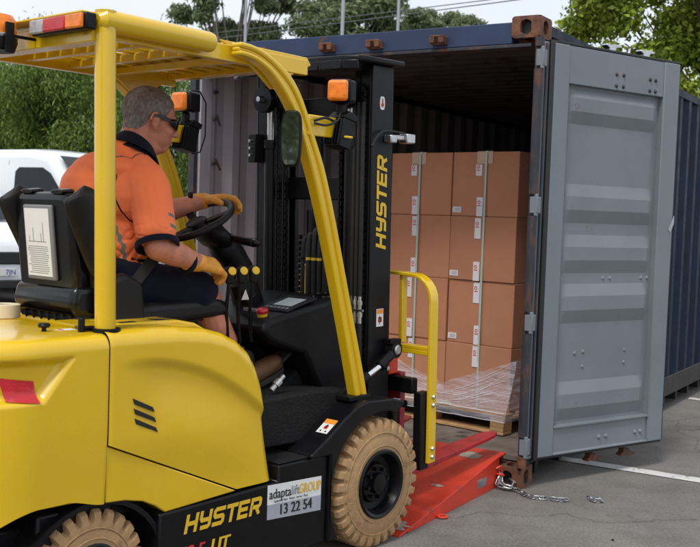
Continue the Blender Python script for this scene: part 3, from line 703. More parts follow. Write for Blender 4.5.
# ---- mast (leans back a little)
TL = R(1.6); mast = empty('mast', (.19, 0, .30)); mast.parent = fk; mast.rotation_euler = (0, -TL, 0)
def MZ(z): return z-.30
def mx(x): return x-.19
def rail(y0, y1, x0, x1, z0, z1, name='mast_rail', lip=.012, m='blackpaint', sg=1):
    """C-channel open towards the centre"""
    ya, yb = sg*y0, sg*y1    # ya inner , yb outer
    mb = MB(); mb.box(mx(x0), mx(x1), yb-sg*lip, yb, MZ(z0), MZ(z1)); mb.box(mx(x0), mx(x0+.028), ya, yb-sg*(lip+.0005), MZ(z0), MZ(z1)); mb.box(mx(x1-.028), mx(x1), ya, yb-sg*(lip+.0005), MZ(z0), MZ(z1))
    return mb.build(name, m, mast, .004)
for sg in (-1, 1):
    rail(.305, .375, .13, .285, .16, 2.17, sg=sg)
    rail(.250, .300, .15, .275, .20, 2.15, sg=sg)
    rail(.205, .246, .17, .265, .22, 2.12, sg=sg)
    # lift cylinder
    mb = MB(); mb.cyl((mx(.115), sg*.262, MZ(.25)), (mx(.115), sg*.262, MZ(1.80)), .030, 18); mb.cyl((mx(.115), sg*.262, MZ(1.80)), (mx(.115), sg*.262, MZ(1.84)), .036, 18); mb.build('lift_cylinder', 'blackpaint', mast)
    mb = MB(); mb.cyl((mx(.115), sg*.262, MZ(1.84)), (mx(.115), sg*.262, MZ(2.10)), .018, 14); mb.build('cylinder_rod', 'steel', mast)
    # pulley and bolt
    mb = MB(); mb.lathe([(-.022,.001),(-.022,.062),(-.012,.064),(-.010,.054),(.010,.054),(.012,.064),(.022,.062),(.022,.001)], (mx(.075), sg*.262, MZ(2.035)), (1,-.0,0), 30); mb.build('chain_pulley', 'blackpaint', mast)
    mb = MB(); mb.lathe([(-.03,.001),(-.03,.014),(.0,.018)], (mx(.075)-.02, sg*.262, MZ(2.035)), (1,0,0), 6); mb.build('pulley_bolt', 'steel', mast)
    # chains
    for yy in (.205, .335 if sg < 0 else .16):
        mb = MB(); z = .55
        while z < 2.06:
            mb.box(mx(.105), mx(.128), sg*yy-.011, sg*yy-.004, MZ(z), MZ(z+.028)); mb.box(mx(.105), mx(.128), sg*yy+.004, sg*yy+.011, MZ(z), MZ(z+.028))
            mb.box(mx(.100), mx(.133), sg*yy-.003, sg*yy+.003, MZ(z+.018), MZ(z+.046)); z += .036
        mb.build('lift_chain', 'black', mast, 0)
# cross ties
mb = MB(); pl = [(-.045,-.20), (-.035,-.33), (.0,-.40), (.04,-.42), (.31,-.42), (.315,-.40), (.315,.40), (.31,.42), (.04,.42), (.0,.40), (-.035,.33), (-.045,.20)]
mb.prism([(mx(a), b_) for a, b_ in pl], 2, MZ(2.172), MZ(2.196)); 
for a, b_ in zip(pl[9:]+pl[:3], (pl[9:]+pl[:3])[1:]): mb.bar((mx(a[0]), a[1], MZ(2.155)), (mx(b_[0]), b_[1], MZ(2.155)), .012, .045)
mb.build('mast_top_tie', 'blackpaint', mast, .006)
for z0, x0 in ((1.93, .20), (1.55, .20), (.62, .13), (.30, .13)):
    mb = MB(); mb.box(mx(x0), mx(x0+.05), -.29, .29, MZ(z0), MZ(z0+.11)); mb.build('mast_cross_tie', 'blackpaint', mast, .006)
# free lift cylinder in the middle, hoses
mb = MB(); mb.cyl((mx(.21), .02, MZ(.3)), (mx(.21), .02, MZ(1.50)), .058, 24); mb.cyl((mx(.21), .02, MZ(1.50)), (mx(.21), .02, MZ(1.93)), .034, 18); mb.build('free_lift_cylinder', 'blackpaint', mast)
for k in range(5):
    y = -.125+k*.036; zt = 1.40-.02*abs(k-2)
    mb = MB(); mb.tube(smoothpath([(mx(.10), y, MZ(.75)), (mx(.10), y, MZ(zt-.06)), (mx(.125), y-.004, MZ(zt)), (mx(.17), y-.01, MZ(zt-.01)), (mx(.19), y-.02, MZ(zt-.12)), (mx(.19), y-.02, MZ(.9))]), .011, 10)
    h = mb.build('hydraulic_hose', 'rubber', mast)
    if k in (1, 2, 3):
        mb = MB(); mb.tube([(mx(.0985), y, MZ(.98)), (mx(.0985), y, MZ(1.262))], .0045, 8); mb.build('hose_stripe', 'inkyellow', h)
    mb = MB(); mb.tube([(mx(.10), y, MZ(1.262)), (mx(.10), y, MZ(1.275))], .0135, 10); mb.build('hose_band', 'inkyellow' if k in (1,2,3) else 'black', h)
mb = MB(); z = .80
while z < 1.38: mb.box(mx(.088), mx(.112), .032, .062, MZ(z), MZ(z+.020)); z += .028
mb.build('cable_carrier', 'black', mast, .002)
for k in range(3):   # fittings by the right rail
    y = -.288-k*.026
    mb = MB(); mb.lathe([(0,.011),(.03,.011),(.03,.015),(.05,.015),(.05,.010),(.085,.010),(.085,.014),(.105,.014),(.105,.009),(.125,.009)], (mx(.105), y, MZ(.985)), (0,0,1), 8); ft = mb.build('hose_fitting', 'steel', mast)
    mb = MB(); mb.tube([(mx(.105), y, MZ(1.11)), (mx(.11), y, MZ(2.0))], .010, 8); mb.tube([(mx(.105), y, MZ(.985)), (mx(.11), y, MZ(.70))], .012, 8); mb.build('hydraulic_hose', 'rubber', mast)
mb = MB(); mb.box(mx(.088), mx(.098), -.37, -.27, MZ(1.042), MZ(1.052)); mb.build('hose_clamp', 'steel', mast)
# side face details: lettering, stickers, sensor
FX = .375+.0012
logo('mast_lettering', 'HYSTER', 'inkyellow', mast, (mx(.243), -FX, MZ(1.325)), (0,0,1), (-1,0,0), .074, .425, .22)
st = MB(); st.cur = 0; st.box(mx(.185), mx(.235), -FX-.0006, -FX+.003, MZ(.965), MZ(1.048)); st.cur = 1; st.box(mx(.187), mx(.233), -FX-.001, -FX, MZ(1.025), MZ(1.046)); st.cur = 2
st.box(mx(.198), mx(.222), -FX-.001, -FX, MZ(.985), MZ(1.010)); st.cur = 3; st.box(mx(.205), mx(.21), -FX-.0014, -FX, MZ(.975), MZ(1.015)); st.box(mx(.195), mx(.225), -FX-.0014, -FX, MZ(.992), MZ(.997))
st.build('warning_sticker', ['white', 'orange_ink', 'ink', 'inkred'], mast, 0, 0)
st = MB(); st.cur = 0; st.prism([(mx(.20)+.018*math.cos(a)*1.0, MZ(2.00)+.030*max(-1, min(1, 1.3*math.sin(a)))) for a in [2*math.pi*k/24 for k in range(24)]], 1, -FX-.001, -FX+.002)
st.cur = 1; st.lathe([(0,.010),(.001,.010)], (mx(.20), -FX-.0012, MZ(1.992)), (0,-1,0), 16); st.box(mx(.196), mx(.204), -FX-.002, -FX, MZ(1.99), MZ(2.02))
st.build('chain_sticker', ['white', 'inkred'], mast, 0, 0)
mb = MB(); mb.box(mx(.215), mx(.262), -.42, -.376, MZ(1.820), MZ(1.856)); mb.box(mx(.262), mx(.33), -.412, -.385, MZ(1.835), MZ(1.858)); mb.box(mx(.33), mx(.395), -.425, -.375, MZ(1.822), MZ(1.866)); 
sn = mb.build('height_sensor', 'steel', mast, .005)
mb = MB(); mb.tube(smoothpath([(mx(.12), -.385, MZ(1.80)), (mx(.15), -.392, MZ(1.845)), (mx(.20), -.40, MZ(1.872)), (mx(.32), -.41, MZ(1.868))]), .0055, 6); mb.build('sensor_cable', 'rubber', sn)
# junction box on the left rail
mb = MB(); mb.box(mx(.06), mx(.12), .315, .365, MZ(1.73), MZ(1.87)); mb.build('valve_block', 'black', mast, .004)
for k in range(3):
    mb = MB(); mb.lathe([(0,.008),(.02,.008)], (mx(.06)-.01, .325, MZ(1.765+k*.035)), (-1,0,0), 6); mb.build('valve_bolt', 'steel', mast)
# tilt cylinders
for sg in (-1, 1):
    yy = sg*.415
    mb = MB(); mb.cyl((-.13, yy, .672), (.060, yy, .748), .026, 16); tc_ = mb.build('tilt_cylinder', 'black', fk)
    mb = MB(); mb.cyl((.060, yy, .748), (.165, yy, .790), .015, 14); mb.build('cylinder_rod', 'chrome', tc_)
    mb = MB(); mb.cyl((.155, yy, .786), (.235, yy, .835), .024, 16); mb.lathe([(-.03,.001),(-.03,.040),(.012,.040),(.012,.001)], (.265, yy, .855), (0,sg,0), 24); mb.box(.22, .30, yy-.03 if sg > 0 else yy-.008, yy+.008 if sg > 0 else yy+.03, .885, .905); mb.build('clevis', 'black', tc_)
    mb = MB(); mb.lathe([(0,.001),(0,.022),(.005,.024),(.010,.018),(.010,.001)], (.265, yy+sg*.0125, .855), (0,sg,0), 20); mb.build('pivot_pin', 'steel', tc_)
    mb = MB(); mb.lathe([(0,.001),(0,.011),(.02,.011),(.02,.001)], (.195, yy, .775), (0,sg,0), 6); mb.build('grease_nut', 'steel', tc_)
# carriage
car = empty('carriage', (.125, 0, 0)); car.parent = mast
mb = MB(); mb.box(.04, .085, -.464, .464, .335, .41); mb.box(.04, .085, -.464, .464, .02, .09); mb.box(.0, .04, -.24, -.20, .0, .50); mb.box(.0, .04, .20, .24, .0, .50)
mb.box(.05, .12, -.512, -.465, -.03, .345); mb.box(.05, .12, .465, .512, -.03, .345); mb.box(.03, .075, -.36, .36, .16, .26)
mb.build('carriage_bar', 'blackpaint', car, .006)
mb = MB(); mb.cyl((.035, -.43, .285), (.035, .1, .285), .018, 14); mb.build('side_shift_cylinder', 'blackpaint', car)
mb = MB(); mb.cyl((.035, -.40, .285), (.035, -.36, .285), .0195, 14); mb.build('cylinder_band', 'white', car)
for y0, y1 in ((-.34, -.24), (.24, .34)):
    mb = MB(); mb.box(.02, .09, y0, y1, .415, .50); mb.build('fork_hook', 'red', car, .008)
mb = MB(); W2 = .522
path = [(-W2, .0), (-W2, .78)] + [(-W2+.12*(1-math.cos(R(a))), .78+.12*math.sin(R(a))) for a in range(15, 91, 15)] + [(0, .915)]
full = path+[(-a, b_) for a, b_ in path[::-1][1:]]
def flatbar(mb, pts, x0, x1, t):
    n = len(pts); vs = []
    for i, p in enumerate(pts):
        a = pts[max(0, i-1)]; b_ = pts[min(n-1, i+1)]; d = Vector((b_[0]-a[0], b_[1]-a[1])).normalized(); nn = Vector((-d.y, d.x))
        for q in (-t/2, t/2):
            for x in (x0, x1): vs.append((x, p[0]+nn.x*q, p[1]+nn.y*q))
    fs = []
    for i in range(n-1):
        a, b_ = i*4, (i+1)*4
        fs += [(a, a+1, b_+1, b_), (a+1, a+3, b_+3, b_+1), (a+3, a+2, b_+2, b_+3), (a+2, a, b_, b_+2)]
    fs += [(0,2,3,1), ((n-1)*4, (n-1)*4+1, (n-1)*4+3, (n-1)*4+2)]; mb.add(vs, fs)
flatbar(mb, full, .09, .150, .016)
lb = mb.build('load_backrest', 'yellow', car, .003, smooth=30)
for y in (-.335, -.11, .11, .335):
    mb = MB(); mb.box(.105, .145, y-.010, y+.010, .565, .905 if abs(y) < .3 else .895); mb.build('backrest_bar', 'yellow', lb, .003)
mb = MB(); mb.box(.100, .145, -.513, .513, .540, .560); mb.box(.100,.110,-.512,.512,.518,.540); mb.build('backrest_bar', 'yellow', lb, .003)
for z in (.03, .07, .28, .32):
    mb = MB(); mb.lathe([(0,.001),(0,.011),(.008,.011),(.012,.008),(.012,.001)], (.120, -W2-.008, z), (0,-1,0), 6); mb.build('backrest_bolt', 'steel', lb)
for y in (-.30, .30):
    mb = MB(); n = 16; vs = []
    for i in range(n+1):
        t = i/n; x = .13+.90*t; hw = .055 if t < .82 else .055*(math.sqrt(max(0, 1-((t-.82)/.18)**2))*.62+.38)
        th = .042*(1-.72*t); zt = -.080+.045*t
        vs += [(x, y-hw, zt), (x, y+hw, zt), (x, y+hw, zt-th), (x, y-hw, zt-th)]
    fs = [(i*4+q, i*4+(q+1)%4, (i+1)*4+(q+1)%4, (i+1)*4+q) for i in range(n) for q in range(4)]+[(0,1,2,3), (n*4+3,n*4+2,n*4+1,n*4)]
    mb.add(vs, fs); mb.box(.09, .131, y-.055, y+.055, -.120, .42)
    mb.build('fork', 'redfork', car, .004)

# ---- dashboard, controls
mb = MB(); mb.prism([(-.50,1.010), (-.46,1.030), (-.08,1.100), (.02,1.105), (.055,1.06), (.12,.86), (.20,.62), (-.10,.62), (-.25,.86), (-.46,.93), (-.52,.98)], 1, -.315, .20)
dash = mb.build('dashboard', 'black', fk, .022, seg=3)
mb = MB(); mb.prism([(-.02,1.09), (.12,.86), (.20,.60), (.06,.60), (-.12,.90)], 1, .2, .34); mb.build('cowl_panel', 'black', fk, .02)
TD = Matrix.Translation((-.26,-.20,1.073)) @ Matrix.Rotation(R(-15), 4, 'Y')
mb = MB(); mb.box(-.10, .10, -.10, .075, 0, .012, TD); disp = mb.build('display_unit', 'vinyl', dash, .006)
mb = MB(); mb.box(-.045, .055, -.075, .035, .0125, .0135, TD); mb.build('screen', 'screen', disp, 0, 0)
for k in range(6):
    mb = MB(); mb.box(-.085, -.070, -.088+k*.024, -.073+k*.024, .0125, .016, TD); mb.build('button', 'inkgrey', disp, .001)
mb = MB(); mb.lathe([(0,.001),(0,.022),(.018,.022),(.018,.001)], (-.44,-.235,1.030), (-.2,-.1,1), 20); eb = mb.build('emergency_stop', 'inkyellow', dash)
mb = MB(); mb.lathe([(0,.001),(0,.026),(.012,.028),(.020,.022),(.022,.001)], (-.444,-.237,1.049), (-.2,-.1,1), 20); mb.build('stop_button', 'redglass', eb)
for k, mm in enumerate(('inkgrey', 'inkgrey')):
    mb = MB(); mb.box(-.40, -.37, -.16+k*.05, -.12+k*.05, 1.040, 1.056); mb.build('switch', mm, dash, .003)
mb = MB(); mb.ring((-.03,-.225,1.108), (-.1,0,1), .052, .007, 32, 6); mb.build('cup_holder', 'gloss', dash)
mb = MB(); mb.prism([(-.545,1.16), (-.49,1.21), (-.44,1.12), (-.50,1.08)], 1, -.20, -.13); mb.build('switch_pod', 'black', dash, .008)
mb = MB(); mb.prism([(-.535,1.105),(-.490,1.105),(-.512,1.150)], 1, -.2015, -.2005); mb.build('triangle_sticker', 'white', dash, 0, 0)
# column
mb = MB(); mb.tube(smoothpath([(-.18,.06,.80), (-.24,.06,1.05), (-.33,.06,1.24), (-.43,.06,1.34), (-.50,.06,1.40)]), [.085]*6+[.08]*6+[.075]*6+[.062]*6+[.05], 20, flat=.9)
mb.tube([(-.14,.06,.75), (-.24,.06,1.02)], .13, 16)
col = mb.build('steering_column', 'black', fk)
mb = MB(); mb.ell((-.47,.06,1.365), .085, .10, .05, Matrix.Rotation(R(30), 3, 'Y')); mb.build('column_shroud', 'black', col)
mb = MB(); mb.cap((-.44,-.02,1.36), (-.40,-.13,1.345), .016, .020); mb.ell((-.40,-.135,1.345), .026, .03, .018); mb.build('direction_lever', 'gloss', col)
mb = MB(); SC = Vector((-.575,.06,1.435)); SN = Vector((-.50,0,.87)).normalized()
mb.ring(SC, SN, .165, .0155, 48, 12); sw = mb.build('steering_wheel', 'vinyl', fk)
mb = MB(); u_ = Vector((0,1,0)); v_ = SN.cross(u_)
for a in (90, 210, 330):
    d = u_*math.cos(R(a))+v_*math.sin(R(a)); mb.bar(SC-SN*.02+d*.02, SC+d*.158, .035, .012, SN)
mb.lathe([(-.05,.001),(-.05,.045),(-.005,.048),(.0,.04),(.002,.001)], SC, SN, 24); mb.build('wheel_spoke', 'vinyl', sw)
# levers
for k, (x, y) in enumerate(((-.69,-.285), (-.625,-.285), (-.557,-.285))):
    top_ = Vector((x+.005, y, 1.225)); base = Vector((x-.015+.03*k*0, -.27, .985))
    mb = MB(); mb.tube(smoothpath([(x+.04,-.25,.93), (x+.015,-.262,1.06), (x+.0,y,1.16), tuple(top_)]), .008, 10); lv = mb.build('control_lever', 'blackpaint', fk)
    mb = MB(); mb.cap(top_-Vector((0,0,.028)), top_+Vector((0,0,.006)), .018, .0255); mb.build('lever_knob', 'vinyl', lv)
    mb = MB(); nd = Vector((-.25,-.90,.28)).normalized(); mb.lathe([(0,.001),(0,.017),(.005,.017),(.007,.013),(.007,.001)], top_+Vector((0,0,.005))+nd*.0225, nd, 20); mb.build('knob_cap', 'inkyellow', lv)
mb = MB(); mb.prism([(-.86,.82),(-.86,.96),(-.74,.94),(-.55,.90),(-.53,.82)], 1, -.31, -.20); mb.build('lever_console', 'black', fk, .02)
# pedal
mb = MB(); mb.bar((-.36,-.20,.795), (-.20,-.20,.895), .08, .015); mb.bar((-.22,-.30,.87), (-.16,-.30,.80), .02, .02); mb.build('pedal', 'rubber', fk, .003)
mb = MB(); mb.lathe([(0,.012),(.03,.012),(.03,.018),(.06,.018),(.06,.011),(.09,.011)], (-.50,-.36,.735), (.6,0,.45), 10); mb.build('floor_valve', 'steel', fk)

# ---- seat
st_ = empty('driver_seat', (0, -.025, 0)); st_.parent = fk
def cush(mb, c, sx, sy, sz, rot): mb.box(-sx, sx, -sy, sy, -sz, sz, Matrix.Translation(c) @ rot.to_4x4())
mb = MB(); mb.prism([(-1.22,1.11), (-.72,1.125), (-.66,1.105), (-.66,1.05), (-1.22,1.02)], 1, -.245, .245); mb.build('seat_cushion', 'vinyl', st_, .03, seg=4)
TB = Matrix.Translation((-1.335,0,1.13)) @ Matrix.Rotation(R(-6), 4, 'Y')
ob = [(-.17,0),(.17,0),(.188,.06),(.190,.33)]+[(.125+.065*math.cos(R(a)), .335+.065*math.sin(R(a))) for a in range(10, 91, 20)]+[(-.125-.065*math.sin(R(a)), .335+.065*math.cos(R(a))) for a in range(0, 81, 20)]+[(-.190,.33),(-.188,.06)]
mb = MB(); mb.prism(ob, 0, -.030, .045, TB); bk = mb.build('backrest', 'gloss', st_, .026, seg=4)
for q in (-.10, .10): mb = MB(); mb.prism([(.03*math.cos(R(a))*1.3+q, .403+.010*math.sin(R(a))) for a in range(0, 360, 30)], 0, -.026, .03, TB); mb.build('recline_cap', 'gloss', bk, .004)
mb = MB(); mb.prism([(-1.30,1.14), (-1.345,1.49), (-1.29,1.46), (-1.23,1.14)], 1, -.20, .20); mb.build('backrest_cushion', 'vinyl', st_, .03, seg=3)
mb = MB(); mb.prism([(-1.37,1.07), (-1.40,1.12), (-1.375,1.19), (-1.25,1.19), (-1.22,1.07)], 1, -.20, .20); mb.build('lumbar_cover', 'gloss', st_, .03, seg=4)
for sy, xo in ((-1, 0), (1, 0)):
    p1 = smoothpath([(-1.25, sy*.195-.012, 1.20), (-1.31, sy*.205-.012, 1.36), (-1.375, sy*.213-.012, 1.49), (-1.39, sy*.215-.012, 1.535)])
    mb = MB(); vs = []
    for i, p in enumerate(p1):
        t = i/(len(p1)-1); en = max(.35, (1-abs(2*t-1)**7)**.5); wd = (.055+.022*math.sin(math.pi*min(1, t*1.05)))*en; th = .034*en
        for a in range(12):
            an = 2*math.pi*a/12; vs.append((p.x+math.cos(an)*wd, p.y+math.sin(an)*th, p.z+ (0.02*math.cos(an))))
    n = len(p1); mb.add(vs, [(i*12+a, i*12+(a+1)%12, (i+1)*12+(a+1)%12, (i+1)*12+a) for i in range(n-1) for a in range(12)]+[tuple(range(11,-1,-1)), tuple((n-1)*12+a for a in range(12))])
    mb.build('side_bolster', 'vinyl', st_, .012)
    mb = MB(); mb.prism([(-1.30,1.04), (-1.30,1.20), (-1.20,1.24), (-1.12,1.20), (-1.10,1.04)], 1, sy*.20, sy*.262); mb.build('seat_hinge', 'vinyl', st_, .02)
mb = MB(); mb.tube([(-1.33,-.19,1.075), (-1.33,.19,1.075)], .032, 14)
for k in range(7): mb.ring((-1.33, -.15+k*.05, 1.075), (0,1,0), .033, .008, 16, 6)
mb.box(-1.30, -.72, -.19, .19, 1.03, 1.07); mb.build('seat_suspension', 'rubber', st_)
# document pouch on the seat back
TP = Matrix.Translation((-1.397,.012,1.345)) @ Matrix.Rotation(R(-6), 4, 'Y')
mb = MB(); mb.box(-.006, .010, -.098, .085, -.145, .135, TP); po = mb.build('document_pouch', 'inkgrey', bk, .006)
mb = MB(); mb.cur = 0; mb.box(-.009, -.0065, -.085, .072, -.130, .122, TP)
pg = mb.build('safety_sheet', 'white', po, 0, 0)
mb = MB(); random.seed(5)
for k in range(14):
    z = -.02-k*.0076; a = -.06-random.random()*.012; mb.box(-.0098, -.0091, a, .045+random.random()*.02, z, z+.0018, TP)
for (y, h) in ((-.045,.07), (-.030,.03), (.02,.05), (.045,.02)): mb.box(-.0098, -.0091, y, y+.0025, .0, h, TP)
mb.box(-.0098,-.0091,-.06,.055,-.002,.0,TP)
mb.build('sheet_print', 'inkgrey', pg, 0, 0)
mb = MB(); mb.box(-1.42,-1.39,-.43,-.395,1.44,1.66); mb.box(-1.43,-1.40,-.44,-.42,1.47,1.49); mb.box(-1.43,-1.40,-.44,-.42,1.61,1.63); mb.build('grab_handle', 'black', guard, .012)
# hood rear lip + little bracket by post
mb = MB(); mb.prism([(-1.36,1.050), (-1.335,1.067), (-1.05,1.067), (-.96,1.050), (-.90,1.02), (-.90,1.0), (-1.36,1.0)], 1, -.40, .40); mb.build('seat_deck', 'yellow', fk, .012, seg=3)
mb = MB(); mb.cyl((-1.495,-.43,1.05), (-1.495,-.43,1.10), .012, 12); mb.box(-1.50,-1.44,-.44,-.415,1.055,1.070); mb.build('hood_catch', 'blackpaint', fk, .003)
mb = MB(); mb.box(-1.30,-1.23,-.39,-.36,1.0665,1.0685); mb.prism([(-1.13,-.38),(-1.07,-.38),(-1.13,-.32)], 2, 1.0665, 1.0685); mb.build('hood_marking', 'ink', fk, 0, 0)
# roll of tape resting on the hood
mb = MB(); mb.lathe([(0,.036),(0,.060),(.050,.060),(.050,.036)], (0,0,0), (0,0,1), 40, close=True)
FM = Matrix.Translation(FLOC) @ Matrix.Rotation(FROT, 4, 'Z')
tr = mb.build('tape_roll', 'conc', None, .002); tr.location = FM @ Vector((-1.47,.10,1.0535)); tag(tr, label='cream roll of tape lying on the yellow hood behind the seat', cat='tape roll')
# ================================================================== shipping container (local x = inwards, y = left)
ct = empty('shipping_container', CLOC, CROT, label='open dark blue shipping container with rusty corner posts behind the forklift', cat='shipping container')
CW_, CH, CL_ = 2.438, 2.591, 6.058
def casting(x0, y0, z0, sx, sy):
    """hollow corner block; sx, sy = +1/-1 : which way the block's inside lies"""
    A, B, H = .178, .162, .118; mb = MB()
    def face(c, u, v, hw, hh, rx, ry, n):
        c, u, v, n = map(Vector, (c, u, v, n)); K = 32; o_, i_, d_ = [], [], []
        for k in range(K):
            a = 2*math.pi*k/K+math.pi/K; ca, sa = math.cos(a), math.sin(a)
            s_ = 1/max(abs(ca)/1, abs(sa)/1); o_.append(c+u*hw*max(-1, min(1, ca*s_))+v*hh*max(-1, min(1, sa*s_)))
            p = c+u*rx*max(-1, min(1, ca*1.25))+v*ry*sa; i_.append(p); d_.append(p-n*.035)
        mb.add(o_+i_+d_, [(k, (k+1)%K, K+(k+1)%K, K+k) for k in range(K)]+[(K+k, K+(k+1)%K, 2*K+(k+1)%K, 2*K+k) for k in range(K)])
    ym = y0+sy*B/2; xm = x0+sx*A/2; zm = z0+H/2
    face((x0, ym, zm), (0,1,0), (0,0,1), B/2, H/2, .032, .040, (-sx,0,0))
    face((xm, y0, zm), (1,0,0), (0,0,1), A/2, H/2, .034, .040, (0,-sy,0))
    face((xm, y0+sy*B, zm), (1,0,0), (0,0,1), A/2, H/2, .001, .001, (0,sy,0)); face((x0+sx*A, ym, zm), (0,1,0), (0,0,1), B/2, H/2, .001, .001, (sx,0,0))
    face((xm, ym, z0+H), (1,0,0), (0,1,0), A/2, B/2, .05, .03, (0,0,1)); face((xm, ym, z0), (1,0,0), (0,1,0), A/2, B/2, .05, .03, (0,0,-1))
    mb.build('corner_casting', 'rust', ct, .006, weld=True)
    ib = MB(); ib.box(xm-.055, xm+.055, ym-.05, ym+.05, z0+.02, z0+H-.02); ib.build('casting_cavity', 'ink', ct, 0, 0)
for x0, sx in ((0, 1), (CL_, -1)):
    for y0, sy in ((0, 1), (CW_, -1)):
        for z0 in (0, CH-.118): casting(x0, y0, z0, sx, sy)
def corr(t, pitch=.278):
    q = (t % pitch)/pitch
    if q < .26: return 0
    if q < .5: return (q-.26)/.24
    if q < .76: return 1
    return 1-(q-.76)/.24
def corrpts(a, b, pitch=.278, ph=0):
    ks = set([a, b]); n = int((b-a)/pitch)+2
    for k in range(-1, n+1):
        for f in (0, .26, .5, .76):
            x = (math.floor(a/pitch)+k+f)*pitch-ph
            if a < x < b: ks.add(x)
    return sorted(ks)
for side in (0, 1):
    xs = corrpts(.16, CL_-.05); mb = MB()
    for mi_, off in ((0, 0.), (1, .003)):
        vs = []
        for x in xs:
            d = .008+.036*corr(x)+off
            y = d if side == 0 else CW_-d
            vs += [(x, y, .27), (x, y, 2.50)]
        mb.cur = mi_; mb.add(vs, [(2*i, 2*i+2, 2*i+3, 2*i+1) for i in range(len(xs)-1)])
    mb.build('side_wall', ['navy', 'wall'], ct, 0, 20, recalc=False)
    ya, yb = (0, .06) if side == 0 else (CW_-.06, CW_)
    mb = MB(); mb.box(.17, CL_-.17, ya+.002, yb, 2.50, 2.560); mb.build('top_side_rail', 'navy', ct, .004)
    ya, yb = (0.004, .05) if side == 0 else (CW_-.05, CW_-.004)
    mb = MB(); mb.box(.12, CL_-.12, ya, yb, .12, .275); mb.build('bottom_side_rail', 'gasket', ct, .004)
    ya, yb = (0, .022) if side == 0 else (CW_-.05, CW_)
    mb = MB(); mb.box(.003, .045, ya+.002, yb, .118, 2.473); mb.box(.045, .16, ya+.004, ya+.02 if side == 0 else yb-.004, .118, 2.473) if side == 0 else mb.box(.045, .16, yb-.03, yb-.004, .118, 2.473)
    mb.build('corner_post', 'rustblue', ct, .004)
    ya, yb = (0.002, .12) if side == 0 else (CW_-.12, CW_-.002)
    mb = MB(); mb.box(CL_-.12, CL_-.004, ya, yb, .118, 2.473); mb.build('corner_post', 'navy', ct, .004)
    if side == 1:
        mb = MB(); mb.box(.046, .165, CW_-.062, CW_-.031, .16, 2.44); mb.build('post_liner', 'wall', ct, .006)
    # lashing rings on the inner post
    for z in (2.28, 2.10, 1.80, 1.30, .8):
        yy = CW_-.062 if side else .024; s_ = -1 if side else 1
        mb = MB(); mb.box(.175, .215, min(yy, yy+s_*.012), max(yy, yy+s_*.012), z-.012, z+.012)
        if z != 2.28: mb.bar((.195, yy+s_*.014, z+.035), (.225 if z > 2 else .24, yy+s_*.022, z-.045), .018, .010)
        mb.build('lashing_hook', 'rustblue', ct, .003)
# roof : corrugations run across
xs = corrpts(.10, CL_-.06, .209); mb = MB()
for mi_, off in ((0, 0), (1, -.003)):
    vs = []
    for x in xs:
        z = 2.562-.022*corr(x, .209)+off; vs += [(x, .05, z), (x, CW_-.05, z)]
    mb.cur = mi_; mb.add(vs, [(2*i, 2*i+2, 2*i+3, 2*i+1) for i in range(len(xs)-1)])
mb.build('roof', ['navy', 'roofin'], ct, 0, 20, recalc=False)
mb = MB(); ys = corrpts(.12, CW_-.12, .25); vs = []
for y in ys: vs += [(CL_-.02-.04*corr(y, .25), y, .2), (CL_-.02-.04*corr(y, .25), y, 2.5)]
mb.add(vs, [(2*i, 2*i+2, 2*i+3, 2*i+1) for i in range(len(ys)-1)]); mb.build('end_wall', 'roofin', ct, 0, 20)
mb = MB(); mb.box(CL_-.08, CL_-.005, .12, CW_-.12, 2.46, 2.56); mb.box(CL_-.08, CL_-.005, .12, CW_-.12, .12, .26); mb.build('end_rail', 'navy', ct, .004)
mb = MB(); mb.box(.012, .11, .162, CW_-.162, 2.445, 2.563); hd = mb.build('header', 'blue', ct, .005)
mb = MB(); mb.box(.012, .06, .05, CW_-.05, 2.425, 2.444); mb.build('header_lip', 'rustblue', ct, .003)
for y in (1.35, 1.02, .60, 1.84):
    mb = MB(); mb.box(-.045, .012, y-.045, y-.012, 2.468, 2.508); mb.box(-.045, .012, y+.012, y+.045, 2.468, 2.508); mb.box(-.02, .012, y-.048, y+.048, 2.462, 2.472); mb.box(-.046, -.030, y-.045, y+.045, 2.50, 2.512); mb.build('cam_keeper', 'rust', hd, .004)
mb = MB(); mb.box(.004, .14, .162, CW_-.162, .02, .152); mb.box(.004, .03, .163, CW_-.163, .152, .158); mb.build('door_sill', 'rust', ct, .004)
mb = MB(); mb.box(.14, CL_-.08, .05, CW_-.05, .125, .156); mb.build('floor', 'ply', ct, .002)
for k in range(14):
    x = .35+k*.4; mb = MB(); mb.box(x, x+.05, .052, CW_-.052, .02, .124); mb.build('cross_member', 'ink', ct, 0, 0)
mb = MB(); mb.box(.16, CL_-.2, .03, .05, .0, .11) ; 
# hinges at the right post
for z in (2.36, 1.57, .93, .245):
    mb = MB(); mb.box(-.022, .03, -.040, .006, z-.045, z+.045); mb.cyl((-.012, -.028, z-.06), (-.012, -.028, z+.06), .011, 12); mb.build('hinge_lug', 'door', ct, .004)
for z0, z1 in ((.13, .19), (.30, .87), (.99, 1.51), (1.63, 2.30), (2.42, 2.47)):
    mb = MB(); mb.tube([(-.004, -.006, z0), (-.004, -.006, z1)], .026, 14); mb.build('post_edge', 'rustblue' if z0 > .2 else 'rust', ct)
